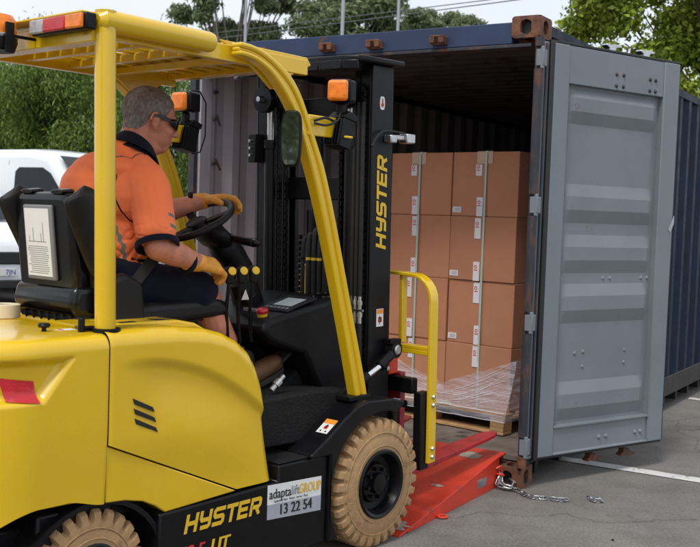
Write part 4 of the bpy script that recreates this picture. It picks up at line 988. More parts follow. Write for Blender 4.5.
# ------------------ doors
DYAW = 0.9549011; GD = Vector((math.sin(DYAW), math.cos(DYAW), 0)); ctI = CM.inverted()
DL = ctI @ (Vector(CLOC)+GD*.08)
dframe = MB()
def door():
    f = MB(); z0, z1 = .165, 2.458
    f.box(.046, .168, 0, .052, z0, z1); f.box(.982, 1.122, 0, .052, z0, z1)
    o = f.build('door', 'door', ct, .006)
    f = MB(); f.box(.169, .981, .006, .048, 2.25, z1-.002); f.build('door_band', 'door', o, .003); f = MB()
    f.prism([(.012,z0+.014),(.012,.318),(-.004,.322),(-.004,.334),(.05,.334),(.05,z0+.003),(-.002,z0+.003),(-.002,z0+.012)], 0, .169, .981)
    f.build('door_band', 'door', o, .002)
    zz = [(.334,.040),(.345,.040),(.40,.004),(.50,.004),(.57,.040)]
    zz = [(a, .038 if b_ > .02 else .015) for a, b_ in [(.334,.042),(.352,.042),(.425,.004),(.505,.004),(.575,.042),(.910,.042),(.985,.004),(1.065,.004),(1.135,.042),(1.195,.042),(1.270,.004),(1.345,.004),(1.415,.042),(1.480,.042),(1.555,.004),(1.630,.004),(1.700,.042),(2.035,.042),(2.105,.004),(2.18,.004),(2.235,.042),(2.25,.042)]]
    # rounded rib edges
    fine = []
    for (a, p), (b_, q) in zip(zz, zz[1:]):
        n = 1
        for k in range(n):
            t = k/n; tt = t; fine.append((a+(b_-a)*t, p+(q-p)*tt))
    fine.append(zz[-1]); xs = [.169, .185, .205, .225, .24]+[.3+.1*k for k in range(7)]+[.91, .93, .95, .97, .981]; g = MB(); vs = []
    for x in xs:
        e = min(1, max(0, (x-.180)/.055))*min(1, max(0, (.970-x)/.055)); 
        for z, y in fine:
            wob = .0030*noise.noise((x*3.1, z*2.3, 4)); vs.append((x, .038+(y-.038)*e+wob, z))
    n = len(fine); g.add(vs, [(i*n+j, (i+1)*n+j, (i+1)*n+j+1, i*n+j+1) for i in range(len(xs)-1) for j in range(n-1)])
    vs2 = [(v[0], v[1]+.004, v[2]) for v in vs]; g.add(vs2, [(i*n+j, i*n+j+1, (i+1)*n+j+1, (i+1)*n+j) for i in range(len(xs)-1) for j in range(n-1)])
    g.build('corrugated_panel', 'door', o, 0, 14, recalc=False)
    f = MB()
    f.box(.012, .0455, -.003, .030, z0-.01, z1+.005); f.box(1.1225, 1.14, .01, .045, z0, z1); f.box(.03, 1.13, .008, .045, z1+.0005, z1+.016); f.box(.03, 1.13, .01, .04, z0-.014, z0-.0005)
    f.build('gasket', 'gasket', o, .004)
    f = MB(); f.box(-.040, .011, .010, .06, z0, z1); f.build('hinge_edge', 'door', o, .004); f = MB(); f.box(-.018, -.004, .002, .0095, z0+.02, z1-.01); f.build('hinge_seam', 'rustblue', o, .002)
    for x, z in ((.56,2.34),(.62,2.34),(.56,2.275),(.62,2.275),(.855,2.34),(.905,2.34),(.855,2.275),(.905,2.275)):
        f = MB(); f.lathe([(0,.012),(.004,.011),(.009,.006),(.010,.001)], (x, .006, z), (0,-1,0), 12); f.build('bolt', 'rustblue', o)
    for x, z, yy in ((.56,1.165,.042),(.62,1.165,.042),(.90,1.165,.042),(.955,1.165,.042),(.35,.735,.042),(.42,.74,.042),(.42,.655,.042),(.78,.735,.042),(.78,.66,.042),(.56,.235,.012),(.62,.235,.012),(.88,.235,.012),(.93,.235,.012)):
        f = MB(); f.lathe([(0,.014),(.004,.013),(.010,.006),(.011,.001)], (x, yy, z), (0,-1,0), 12); f.build('bolt', 'door', o)
    for x in (.585, .885):
        f = MB(); f.cyl((x, .095, z0-.03), (x, .095, z1+.03), .017, 14); lb_ = f.build('locking_bar', 'door', o)
        for z in (z1+.022, z0-.045):
            f = MB(); s_ = 1 if z > 1 else -1
            f.prism([(-.02,.0),(.03,.0),(.045,.025),(.085,.030),(.09,.042),(.03,.048),(.0,.040),(-.035,.046),(-.045,.034),(-.02,.02)], 1, -.022, .022, Matrix.Translation((x, .095, z)) @ Matrix.Scale(s_, 4, (0,0,1))); f.build('cam', 'steel' if z > 1 else 'rust', lb_, .004)
        for z in (.5, 1.2, 1.9): f = MB(); f.box(x-.05, x+.05, .055, .12, z-.03, z+.03); f.build('bar_bracket', 'door', lb_, .004)
    return o
dr = door(); dr.location = DL; dr.rotation_euler = (0, 0, (R(90)-DYAW)-CROT)
mb = MB(); mb.prism([(1.085,1.46),(1.13,1.545),(1.132,1.50),(1.10,1.44)], 1, -.004, -.001); mb.build('peeling_tape', 'grey_label', dr, 0, 0)

# ================================================================== load: pallet, boxes, straps, film
def CP(x, y, z): return CM @ Vector((x, y, z))
def ctop(name, x, y, z, **k): return empty(name, CP(x, y, z), CROT, **k)
PYAW = R(-9); PM = CM @ Matrix.Translation((.66, .355, 0)) @ Matrix.Rotation(PYAW, 4, 'Z')   # the pallet stands slightly askew
def PP(x, y, z): return PM @ Vector((x-.95, y-.48, z))
def ptop(name, x, y, z, **k): return empty(name, PP(x, y, z), CROT+PYAW, **k)
pal = ptop('wooden_pallet', .85, .455, .160, label='pale wooden pallet under the film wrapped stack of boxes', cat='pallet')
for k in range(7):
    mb = MB(); x = k*.178; mb.box(x, x+.11, 0, 1.165, .112, .130); mb.build('top_board', 'wood', pal, .003)
for k in range(3):
    y = [0, .53, 1.065][k]
    mb = MB(); mb.box(0, 1.165, y, y+.10, .092, .1115); mb.build('stringer_board', 'wood', pal, .003)
    for x in (0.003, .53, 1.06): mb = MB(); mb.box(x, x+.10, y+.001, y+.099, .0205, .0915); mb.build('block', 'wood', pal, .004)
for k in range(3):
    x = [0, .53, 1.065][k]; mb = MB(); mb.box(x, x+.10, -.0, 1.165, .002, .020); mb.build('bottom_board', 'wood', pal, .003)
ZB = [.291, .688, 1.094, 1.502]; ZT = [.686, 1.092, 1.500, 1.908]
rown = ['bottom', 'second', 'third', 'top']
for col, (y0, y1) in enumerate(((.48, .972), (.982, 1.475))):
    for r_ in range(4):
        z0, z1 = ZB[r_], ZT[r_]; jit = [.004, -.003, .006, 0][r_]*(1 if col else -1)
        cn = 'right' if col == 0 else 'left'
        rl = {0: 'brown box on the pallet at the foot of the %s hand column, behind the film', 1: 'brown box second from the bottom of the %s hand column', 2: 'brown box just below the top box of the %s hand column', 3: 'brown box with tape over its top edge, topmost of the %s hand column'}[r_] % cn
        bx = ptop('cardboard_box', .95+jit, y0, z0, label=rl, cat='cardboard box', group='cardboard boxes stacked in the container')
        W_, H_, D_ = y1-y0, z1-z0, .56
        n = 10; mb = MB()
        # slightly bulging front and side
        for (fa) in range(1):
            mb.box(0, D_, 0, W_, 0, H_)
        b_ = bmesh.new(); me_ = bpy.data.meshes.new('cardboard'); me_.from_pydata(mb.v, [], mb.f); b_.from_mesh(me_)
        bmesh.ops.subdivide_edges(b_, edges=b_.edges, cuts=9, use_grid_fill=True); bmesh.ops.recalc_face_normals(b_, faces=b_.faces)
        for v in b_.verts:
            p = v.co; fy = math.sin(math.pi*p.y/W_); fz = math.sin(math.pi*p.z/H_)
            if p.x < 1e-4: v.co.x -= .004*fy*fz*(1+.6*noise.noise((col*3+r_, p.y*5, p.z*5)))
            v.co += Vector((noise.noise(p*4+Vector((r_*7, col*5, 0))), 0, 0))*.0015
        b_.to_mesh(me_); b_.free(); me_.materials.append(M['card']); o = link('carton', me_, bx, .0035, 50)
        mb = MB(); mb.box(-.0008, .0, .0, W_, H_*.5-.0008, H_*.5+.0008)
        yc = .245+.015*col
        if r_ == 3:
            mb = MB(); mb.box(-.0065, .0, yc-.055, yc+.062, H_-.075, H_+.001); mb.box(-.0065, D_, yc-.055, yc+.062, H_+.0015, H_+.0035); mb.build('packing_tape', 'cardtape', bx, 0, 0)
        jy = random.uniform(-.012, .012)
        # paper stickers with a red mark
        for (dy, zc, hh) in (((.035, H_-.115, .035),) if r_ == 3 else ((.02+.015*(r_ % 2), H_-.075, .065),))+(((.020, .060, .060),) if r_ in (1, 2, 3) else ()):
            mb = MB(); mb.cur = 0; mb.box(-.0075, -.003, yc+dy-.022+jy, yc+dy+.024+jy, zc-hh, zc+hh)
            mb.cur = 1; zz_ = zc+hh*.35
            mb.box(-.0085, -.0075, yc+dy-.008+jy, yc+dy+.018+jy, zz_-.016, zz_-.010); mb.ring((-.0080, yc+dy+.006+jy, zz_+.008), (1,0,0), .009, .0022, 14, 5)
            mb.build('sticker', ['paper', 'inkred'], bx, 0, 0)
        if col == 0 and r_ in (1, 2, 3):
            mb = MB(); mb.cur = 0; mb.box(-.0045, 0, W_-.075, W_-.010, .022, .058); mb.cur = 1
            for q in range(4): mb.box(-.0052, -.0045, W_-.066, W_-.022-.006*(q % 2), .030+q*.006, .032+q*.006)
            mb.build('shipping_label', ['paper', 'inkgrey'], bx, 0, 0)
for col, y in enumerate((.48+.235, .982+.25)):
    mb = MB(); pts = [(.945+.0, y-.0, .292), (.937, y, .7), (.936, y+.004*0, 1.2), (.938, y, 1.89), (.945, y, 1.914), (1.0, y, 1.9145), (1.505, y, 1.9145)]
    off = PP(.94, y, .29)
    for a, b_ in zip(pts, pts[1:]): mb.bar(Vector(a)-Vector((.94, y, .29)), Vector(b_)-Vector((.94, y, .29)), .014, .0016, (1,0,.01) if abs(a[2]-b_[2]) > .1 else (0,0,1))
    o = mb.build('packing_strap', 'strap', None, 0, 0); o.location = off; o.rotation_euler = (0, 0, CROT+PYAW)
    tag(o, label='pale green packing strap running down the %s hand column of boxes' % ('right' if col == 0 else 'left'), cat='packing strap', group='green straps round the boxes')
# stretch film: skirt round the pallet, pulled up to the boxes in taut diagonals
mb = MB(); NX, NZ = 110, 30; vs = []
def fpt(y, t):
    q = (y-.44)/.55; ht = .615-.20*min(1, q)+.16*max(0, q-1)+.010*noise.noise((y*16, 0, 0))
    zb = .245+.004*math.sin(y*23); z = zb+(ht-zb)*t; zt_ = .305
    if z < zt_: x = .838
    else: u = (z-zt_)/(ht-zt_); x = .838+(.938-.838)*min(1, u*1.15)**.8
    x += (.0025*noise.noise((y*3+z*7, z*16-y*5, 2))+.0012*noise.noise((y*9+z*12, z*50-y*14, 5))) - (.002 if z < zt_ else 0)
    return x, y, z
for i in range(NX+1):
    y = .435+1.20*i/NX
    for j in range(NZ+1):
        x, y_, z = fpt(y, j/NZ); vs.append((x-.78, y_-.42, z-.16))
mb.add(vs, [(i*(NZ+1)+j, (i+1)*(NZ+1)+j, (i+1)*(NZ+1)+j+1, i*(NZ+1)+j+1) for i in range(NX) for j in range(NZ)])
vs = []
for i in range(21):
    x = .838+1.0*i/20
    for j in range(NZ+1):
        t = j/NZ; z = .245+(.61-.245)*t; y = .435 if z < .305 else .435+.043*min(1, (z-.305)/.2)
        xx = x+(max(0, .938-x)*min(1, max(0, (z-.305)/.25)) if i < 8 else 0); vs.append((xx-.78, y-.42+.002*noise.noise((x*9, z*20, 1)), z-.16))
mb.add(vs, [(i*(NZ+1)+j, (i+1)*(NZ+1)+j, (i+1)*(NZ+1)+j+1, i*(NZ+1)+j+1) for i in range(20) for j in range(NZ)])
film = mb.build('stretch_film', 'film', None, 0, 70, recalc=False); film.location = PP(.78, .42, .16); film.rotation_euler = (0, 0, CROT+PYAW)
tag(film, label='wrinkled clear stretch film wrapped round the pallet and the lowest boxes', cat='stretch film')
mb = MB(); random.seed(4)
for k in range(16):      # taut bunched folds fanning from the right hand edge
    ya = .445+.01*k*random.random(); ta = 1-.055*k*random.uniform(.7, 1); yb = ya+random.uniform(.25, .75); tb = max(.18, ta-random.uniform(.25, .55)); pts = []
    for i in range(14):
        u = i/13; x, y_, z = fpt(ya+(yb-ya)*u, max(.15, ta+(tb-ta)*u)); pts.append((x-.785, y_-.42, z-.16))
    mb.tube(pts, [.0004+.0009*math.sin(math.pi*min(1, i/13+.08)) for i in range(14)], 5)
for k in range(7):
    ya = .9+random.uniform(0, .1); ta = random.uniform(.4, .9); yb = 1.6; tb = min(1, ta+.3); pts = []
    for i in range(10):
        u = i/9; x, y_, z = fpt(ya+(yb-ya)*u, ta+(tb-ta)*u); pts.append((x-.785, y_-.42, z-.16))
    mb.tube(pts, .0008, 5)
mb.build('film_fold', 'paper', film)
mb = MB()
for zz_, rr_ in ((.302, .0035), (.247, .0022), (.36, .0016)):
    mb.tube([((fpt(.44+1.19*i/30, (zz_-.245)/.2)[0] if zz_ > .31 else .838)-.788, .02+1.19*i/30, zz_-.16+.003*noise.noise((i*.5, zz_*30, 0))) for i in range(31)], rr_, 5)
mb.build('film_fold', 'paper', film)

# ================================================================== ramp
rp = ctop('loading_ramp', -1.14, .126, 0, label='bright red steel loading ramp leading from the ground into the container', cat='loading ramp')
RW = 1.95
mb = MB(); mb.prism([(0,.0), (0,.006), (1.13,.170), (1.235,.176), (1.235,.168), (1.13,.160), (.03,0)], 1, 0, RW); rd = mb.build('ramp_deck', 'checker', rp, .002)
for y0, y1 in ((.002, .012), (RW-.012, RW-.002), (RW*.5, RW*.5+.01)):
    mb = MB(); mb.prism([(.09,0), (.09,.010), (1.13,.1585), (1.145,.1585), (1.145,.06), (1.12,.0)], 1, y0, y1); mb.build('side_plate', 'red', rp, .002)
mb = MB(); mb.box(1.12, 1.13, .013, RW-.013, .02, .155); mb.build('end_plate', 'red', rp, .002)
mb = MB(); mb.box(.86, .97, -.0015, .002, .045, .092); mb.build('maker_plate', 'steel', rp, .001)
mb = MB(); mb.ring((.40, -.022, .010), (0,0,1), .022, .006, 24, 8); mb.build('ground_ring', 'red', rp)
mb = MB(); mb.ring((1.12, -.018, .075), (.3,0,1), .020, .006, 24, 8); mb.tube(smoothpath([(1.10,.002,.11),(1.12,-.02,.12),(1.135,-.02,.07),(1.12,.0,.04)]), .006, 8); mb.build('chain_hook', 'red', rp)
mb = MB()
random.seed(9)   # bare worn patch
poly = []
for k in range(26):
    a = 2*math.pi*k/26; r_ = .055+.028*noise.noise((math.cos(a)*2.2, math.sin(a)*2.2, 3)); poly.append((1.09+r_*.9*math.cos(a), .155+r_*1.25*math.sin(a)))
def dz(x): return .170+(x-1.13)*(.006/.105) if x > 1.13 else .006+(x)*(.164/1.13)
mb.add([(p[0], p[1], dz(p[0])+.0012) for p in poly], [tuple(range(26))])
mb.build('worn_patch', 'bare', rd, 0, 0)
for cx_, cy_, ra_, rb_ in ((.10, .10, .045, .10), (.35, .30, .02, .03), (.62, .12, .015, .04), (.9, .5, .03, .03), (1.2, .6, .02, .12)):
    mb = MB(); poly = []
    for k in range(22):
        a = 2*math.pi*k/22; q = 1+.7*noise.noise((math.cos(a)*2+cx_*9, math.sin(a)*2, cy_)); poly.append((cx_+ra_*q*math.cos(a), cy_+rb_*q*math.sin(a)))
    mb.add([(p[0], p[1], dz(p[0])+.0012) for p in poly], [tuple(range(22))]); mb.build('worn_patch', 'bare', rd, 0, 0)
# ================================================================== chain
def links(pts, name, ln=.046, r_=.0042, **k):
    P = smoothpath(pts, 12); d = [0]
    for a, b_ in zip(P, P[1:]): d.append(d[-1]+(b_-a).length)
    step = ln*.70; n = int(d[-1]/step); mb = MB(); base = P[0].copy()
    for i in range(n+1):
        t = i*step; c = Vector([float(np.interp(t, d, [p[q] for p in P])) for q in range(3)]); c2 = Vector([float(np.interp(min(t+.01, d[-1]), d, [p[q] for p in P])) for q in range(3)])
        c0 = Vector([float(np.interp(max(t-.01, 0), d, [p[q] for p in P])) for q in range(3)])
        tn = (c2-c0).normalized(); sd_ = tn.cross(Vector((0,0,1)));
        if sd_.length < .1: sd_ = tn.cross(Vector((1,0,0)))
        sd_.normalize(); u = sd_ if i % 2 else sd_.cross(tn)
        u = (u*math.cos(.5)+tn.cross(u)*math.sin(.5))
        pts_ = []
        for a in range(21):
            an = 2*math.pi*a/20; ca, sa = math.cos(an), math.sin(an)
            pts_.append(c-base+tn*(ca*.011+(ln/2-.011)*(1 if ca > 0 else -1))+u*sa*.0115)
        mb.tube(pts_, r_, 7)
    o = mb.build(name, 'chain', None); o.location = base; return tag(o, **k)
A_ = Vector(CP(-.02, .108, .075))
links([A_, CP(-.05,.09,.045), CP(-.06,.05,.028), CP(-.045,.03,.03), CP(-.02,.03,.05), CP(-.01,.05,.055)], 'chain', label='short loop of galvanised chain hooked into the rusty bottom corner of the container', cat='chain')
links([A_+Vector((.0,-.01,-.01)), CP(-.06,.10,.03), (.955,5.55,.014), (.985,5.47,.010), (1.03,5.425,.010), (1.09,5.425,.010), (1.165,5.39,.012), (1.20,5.42,.012)], 'chain', label='galvanised chain trailing along the ground from the top corner of the red ramp', cat='chain')
links([(1.325,5.44,.012), (1.345,5.405,.012), (1.375,5.40,.014), (1.37,5.43,.02)], 'chain_piece', ln=.04, label='small loose piece of chain lying alone on the concrete', cat='chain')
# small pebbles
mb = MB(); mb.ell((0,0,.004), .008, .006, .005, seg=8, rings=5); o = mb.build('pebble', 'ink', None); o.location = (1.274, 4.751, 0); tag(o, label='small dark pebble alone on the concrete in front of the chain', cat='pebble')
# ================================================================== the operator (forklift coordinates, shifted to his own base)
PB = Vector((-1.05, .0, 1.12)); per = empty('person', FM @ PB, FROT, label='man in orange shirt, navy shorts, sunglasses and yellow gloves sitting on the forklift', cat='person')
def bld(name, fn, m, voxel, smooth=4, matfn=None, fold=None, parent=None):
    o = blob(name, fn, m, parent or per, voxel, smooth, matfn, fold); o.data.transform(Matrix.Translation(-PB)); return o
HM = Matrix.Translation((-.885, -.004, 1.842)) @ Matrix.Rotation(R(-19), 4, 'Z') @ Matrix.Rotation(R(12), 4, 'Y') @ Matrix.Scale(1.07, 4)   # head frame: x forward, y left, z up
HR = HM.to_3x3(); HI = HM.inverted()
def H(x, y, z): return HM @ Vector((x, y, z))
J = dict(hipR=(-1.12,-.11,1.19), hipL=(-1.12,.11,1.19), kneeR=(-.745,-.195,1.145), kneeL=(-.72,.19,1.15), ankR=(-.53,-.20,.81), ankL=(-.50,.20,.80),
         shR=(-1.035,-.195,1.575), shL=(-1.02,.195,1.575), elR=(-1.075,-.305,1.335), elL=(-.665,.275,1.445), wrR=(-.850,-.283,1.272), wrL=(-.450,.150,1.522))
J = {k: Vector(v) for k, v in J.items()}
def body(mb):
    e = lambda x, y, z, a, b_, c: mb.ell(H(x, y, z), a, b_, c, HR, 24, 16)
    e(-.014, 0, .030, .100, .077, .088); e(.030, 0, .000, .066, .066, .092); e(.040, 0, -.050, .056, .058, .062); e(.058, 0, -.092, .034, .034, .026)
    e(.078, 0, .022, .018, .046, .014); e(.062, .036, -.030, .026, .024, .030); e(.062, -.036, -.030, .026, .024, .030)
    e(.086, 0, -.066, .014, .026, .010); e(.084, 0, -.080, .013, .022, .009); e(.020, 0, -.105, .050, .048, .030)
    mb.cap(H(.086, 0, .008), H(.112, 0, -.030), .009, .0145, 12); e(.096, .011, -.036, .010, .008, .008); e(.096, -.011, -.036, .010, .008, .008)
    mb.cap(H(-.035, 0, -.03), Vector((-.985, 0, 1.655)), .064, .072); mb.cap(H(.0, 0, -.06), Vector((-.955, 0, 1.64)), .055, .065)
    # torso under the shirt
    mb.ell((-1.05, 0, 1.50), .12, .17, .17); mb.ell((-1.05, 0, 1.30), .13, .16, .18); mb.cap(J['shR'], J['shL'], .06, .06); mb.cap((-1.05,0,1.5), (-1.0,0,1.66), .08, .07)
    for s_ in 'RL':
        mb.cap(J['sh'+s_], J['el'+s_], .056, .050); mb.cap(J['el'+s_], J['el'+s_]*.6+J['wr'+s_]*.4, .052, .050); mb.cap(J['el'+s_]*.6+J['wr'+s_]*.4, J['wr'+s_], .050, .033)
        mb.cap(J['hip'+s_], J['knee'+s_], .085, .066); kn, an = J['knee'+s_], J['ank'+s_]
        mb.cap(kn, kn*.65+an*.35+Vector((-.012,0,-.012)), .062, .066); mb.cap(kn*.65+an*.35+Vector((-.012,0,-.012)), an, .064, .040)
    mb.ell((-1.12, 0, 1.19), .11, .16, .10)
bd = bld('body', body, ['skin'], .0050, 3)
# ears
for s_ in (-1, 1):
    def ear(mb):
        c = H(-.006, s_*.076, -.012)
        Rm_ = HR @ Matrix.Rotation(s_*R(-16), 3, 'Z')
        mb.ell(c, .014, .006, .024, Rm_); mb.cap(H(-.004, s_*.079, -.030), H(.0, s_*.078, -.038), .009, .008, 10)
        pts = [H(-.006+.017*math.cos(a)*1.0-(.004), s_*(.083+.006*math.cos(a+2.6)), -.010+.027*math.sin(a)) for a in [R(-60)+R(250)*k/14 for k in range(15)]]
        mb.tube(pts, .0048, 8)
    bld('ear', ear, ['skin'], .0026, 2)
# hair grown from the skull
hm = bmesh.new(); hm.from_mesh(bd.data); hm.verts.ensure_lookup_table()
def hairfield(p):
    q = HI @ (p+PB); x, y, z = q
    if z < -.10 or abs(y) > .12 or x < -.16: return -1
    line = float(np.interp(x, [-.12, -.06, -.035, -.022, -.005, .012, .028, .040, .055, .075, .09], [-.060, -.055, -.035, .012, .024, .016, -.004, .030, .056, .070, .082]))
    return z-line-.004*noise.noise(q*60)
dele = []
for v in hm.verts:
    f = hairfield(v.co)
    v.tag = f > -.006
    if v.tag:
        q = v.co*90; v.co += v.normal*(min(1, max(0, (f+.005)/.018))*.0065-.0008+.0016*noise.noise(q)+.0007*noise.noise(q*2.5))
bmesh.ops.delete(hm, geom=[v for v in hm.verts if not v.tag], context='VERTS')
hme = bpy.data.meshes.new('hair'); hm.to_mesh(hme); hm.free(); hme.materials.clear(); hme.materials.append(M['hair']); _sm(link('hair', hme, per, 0, 0))
# eyebrow, sunglasses
def place(o): o.data.transform(Matrix.Translation(-PB)); return o
gl = MB()
for s_ in (-1, 1):
    # wrap lens as a curved strip
    vs = []; K = 12
    for k in range(K+1):
        a = R(4+70*k/K); x = .016+.084*math.cos(a)**.8 if a < R(89) else 0; y = s_*.078*math.sin(a)*1.04
        t = k/K; hh = .0225*(1-.50*max(0, t-.55)/.45)-.006*max(0, .15-t)/.15
        zc = .004-.002*t
        for dz_ in (hh*.85, -hh): vs.append(H(x+.006, y, zc+dz_)); 
    gl.add(vs, [(2*k, 2*k+1, 2*k+3, 2*k+2) for k in range(K)])
    gl.bar(H(.050, s_*.078, .006), H(-.004, s_*.083, .010), .0035, .014, HR @ Vector((0,0,1))); gl.bar(H(-.004, s_*.083, .010), H(-.026, s_*.082, -.004), .003, .006, HR @ Vector((0,0,1)))
gl.tube([H(.108, .012, .010), H(.110, 0, .012), H(.108, -.012, .010)], .0035, 8)
g_ = place(gl.build('sunglasses', 'gloss', per, 0, 60)); md = g_.modifiers.new('s', 'SOLIDIFY'); md.thickness = .0025
mb = MB()
for s_ in (-1, 1): mb.cap(H(.088, s_*.012, .030), H(.078, s_*.044, .034), .0045, .003, 8)
place(mb.build('eyebrow', 'hair', per))
# shirt
def shirt(mb):
    mb.ell((-1.055, 0, 1.515), .150, .215, .165); mb.ell((-1.045, 0, 1.335), .168, .196, .215); mb.ell((-1.10, 0, 1.21), .145, .186, .11); mb.ell((-1.11,.03,1.55), .135,.17,.13)
    mb.cap(J['shR']+Vector((0,.03,-.005)), J['shL']+Vector((0,-.03,-.005)), .088, .088)
    mb.cap(Vector((-1.0,-.05,1.63)), J['shR']+Vector((.01,.02,.0)), .085, .080); mb.cap(Vector((-1.0,.05,1.63)), J['shL']+Vector((.01,-.02,.0)), .085, .080)
    mb.cap((-1.04,0,1.60), (-.985,0,1.690), .125, .088); mb.cap((-1.06,0,1.60), (-1.02,0,1.68), .12, .085); mb.ell((-1.10,0,1.63), .11,.16,.07)
    for s_ in 'RL':
        a, b_ = J['sh'+s_], J['el'+s_]; e_ = a+(b_-a)*.74; mb.cap(a-Vector((0,0,.02)), e_, .084, .079)
        sg = -1 if s_ == 'R' else 1
    # drape
    mb.ell((-1.17, -.10, 1.14), .07, .09, .10); mb.ell((-1.02,-.13,1.17), .07,.06,.10)
def armcut(p, s_):
    a, b_ = J['sh'+s_], J['el'+s_]; d = (b_-a); ln = d.length; d = d/ln; t = (p-a).dot(d); r_ = ((p-a)-d*t).length; return t/ln, r_
NC = Vector((-.968, 0, 1.698)); NA = (H(-.02,0,-.06)-NC).normalized()
SHJ = {q: (J['sh'+q]-PB, J['el'+q]-PB) for q in 'RL'}; M['shirt'] = shirtmat_()
sh = bld('shirt', shirt, ['shirt'], .0050, 10, None, None)
# creases: sharp valleys pulled from the armpit and waist
shn = [v.normal.copy() for v in sh.data.vertices]
for v, vn in zip(sh.data.vertices, shn):
    p = v.co+PB; q = Vector((p.x*7+p.z*5, p.y*6, p.z*9-p.x*6)); n1 = noise.noise(q); n2 = noise.noise(q*2.1+Vector((5, 2, 1))); n3 = noise.noise(Vector((p.x*16+p.z*9, p.y*11, p.z*20)))
    low = (.15+.85*sstep(1.50, 1.34, p.z))*(.4+.6*sstep(-1.20, -1.10, p.x))
    arm_ = 1.0 if abs(p.y) > .21 else .0
    v.co += vn*((.0032*n1-.0060*max(0, .20-abs(n2))/.20*low+.0022*n3)*(1-.35*arm_))
# trim the sleeve ends flat so the cuffs read
b_ = bmesh.new(); b_.from_mesh(sh.data); dl = []
for v in b_.verts:
    p = v.co+PB
    for s_ in 'RL':
        t, r_ = armcut(p, s_)
        if t > .985 and r_ < .14 and p.y*(-1 if s_ == 'R' else 1) > .17: dl.append(v)
    if (p-NC).dot(NA) > .035 and (p-NC-NA*(p-NC).dot(NA)).length < .10 : dl.append(v)
bmesh.ops.delete(b_, geom=list(set(dl)), context='VERTS'); b_.to_mesh(sh.data); b_.free(); md = sh.modifiers.new('s', 'SOLIDIFY'); md.thickness = .004; md.offset = -1
for p in sh.data.polygons: p.use_smooth = True
for s_ in 'RL':
    a, b_ = J['sh'+s_], J['el'+s_]; d = (b_-a); ln = d.length; d = d/ln
    mb = MB(); mb.lathe([(.0,.0775),(.002,.0835),(.020,.0840),(.024,.0820),(.024,.0765),(.004,.073)], a-Vector((0,0,.004))+d*(ln*.905), d, 40); place(mb.build('sleeve_cuff', 'navyfab', per))
# collar
def collar():
    mb = MB(); K = 40; ax = NA; u = Vector((1,0,0))-ax*ax.x; u.normalize(); v = ax.cross(u); vs = []
    rows = [(-.030, .108, .124), (-.004, .094, .108), (.030, .080, .088), (.058, .077, .083), (.060, .079, .086), (.040, .090, .101), (.010, .107, .124), (-.014, .118, .138)]
    for k in range(K+1):
        a = R(22)+R(316)*k/K     # opening at the throat
        up_ = .82+.18*(-math.cos(a)); 
        for t, ru, rv in rows: vs.append(NC+Vector((.0,0,0))+ax*(t*up_)+u*math.cos(a)*ru+v*math.sin(a)*rv*.86)
    n = len(rows); mb.add(vs, [(k*n+i, k*n+i+1, (k+1)*n+i+1, (k+1)*n+i) for k in range(K) for i in range(n-1)])
    o = place(mb.build('collar', 'navyfab', per, 0, 70)); md = o.modifiers.new('s', 'SOLIDIFY'); md.thickness = .004
    sb = o.modifiers.new('ss', 'SUBSURF'); sb.levels = 1; sb.render_levels = 1
collar()
def shorts(mb):
    mb.ell((-1.12, 0, 1.185), .135, .185, .105); mb.ell((-1.03, 0, 1.16), .10,.15,.09)
    for s_ in 'RL':
        a, b_ = J['hip'+s_], J['knee'+s_]; mb.cap(a, b_+Vector((-.035, 0, 0)), .108, .086)
        mb.cap(a*.4+b_*.6, b_+Vector((-.05,0,-.012)), .10, .088)
bld('shorts', shorts, ['navyfab'], .0065, 6, None, (.007, 8, (1, 1, 1)))
# lap belt
mb = MB(); pb = smoothpath([(-1.22,-.215,1.10), (-1.14,-.222,1.17), (-1.05,-.225,1.265), (-.99,-.20,1.30), (-.95,-.12,1.30), (-.93,0,1.29)], 6)
for a, b2 in zip(pb, pb[1:]): mb.bar(a, b2+(b2-a)*.05, .045, .003, ((a+b2)/2-Vector((-1.08,0,1.15))))
place(mb.build('lap_belt', 'rubber', per, 0, 30))
# boots
for s_ in 'RL':
    an = J['ank'+s_]
    def boot(mb):
        d = Vector((.94, 0, .34)) if s_ == 'R' else Vector((.99,0,.1)); d.normalize(); upv = Vector((-d.z, 0, d.x)); hl = an-upv*.055-d*.03
        mb.cap(an+Vector((-.02,0,.05)), an-upv*.03, .052, .050); mb.cap(hl, hl+d*.10, .044, .046); mb.cap(hl+d*.08, hl+d*.225-upv*.008, .047, .040); mb.ell(hl+d*.20, .062, .046, .036, Matrix((d, Vector((0,1,0)), upv)).transposed())
    bo = bld('boot', boot, ['leather'], .005, 3)
    mb = MB(); d = Vector((.94, 0, .34)) if s_ == 'R' else Vector((.99,0,.1)); d.normalize(); upv = Vector((-d.z, 0, d.x)); hl = an-upv*.055-d*.03
    T = Matrix((d, Vector((0,1,0)), upv)).transposed().to_4x4(); T.translation = hl-upv*.046
    outl = [(-.045,-.025),(-.03,-.042),(.08,-.040),(.17,-.050),(.23,-.040),(.262,-.015),(.262,.015),(.23,.040),(.17,.050),(.08,.040),(-.03,.042),(-.045,.025)]
    mb.prism(outl, 2, -.012, .010, T); s2 = place(mb.build('boot_sole', 'rubber', per, .004))
    mb = MB(); mb.lathe([(0,.050),(.04,.052),(.06,.047),(.06,.044)], an+Vector((-.035,0,.03)), (-.2,0,1), 20); place(mb.build('sock', 'inkgrey', per))
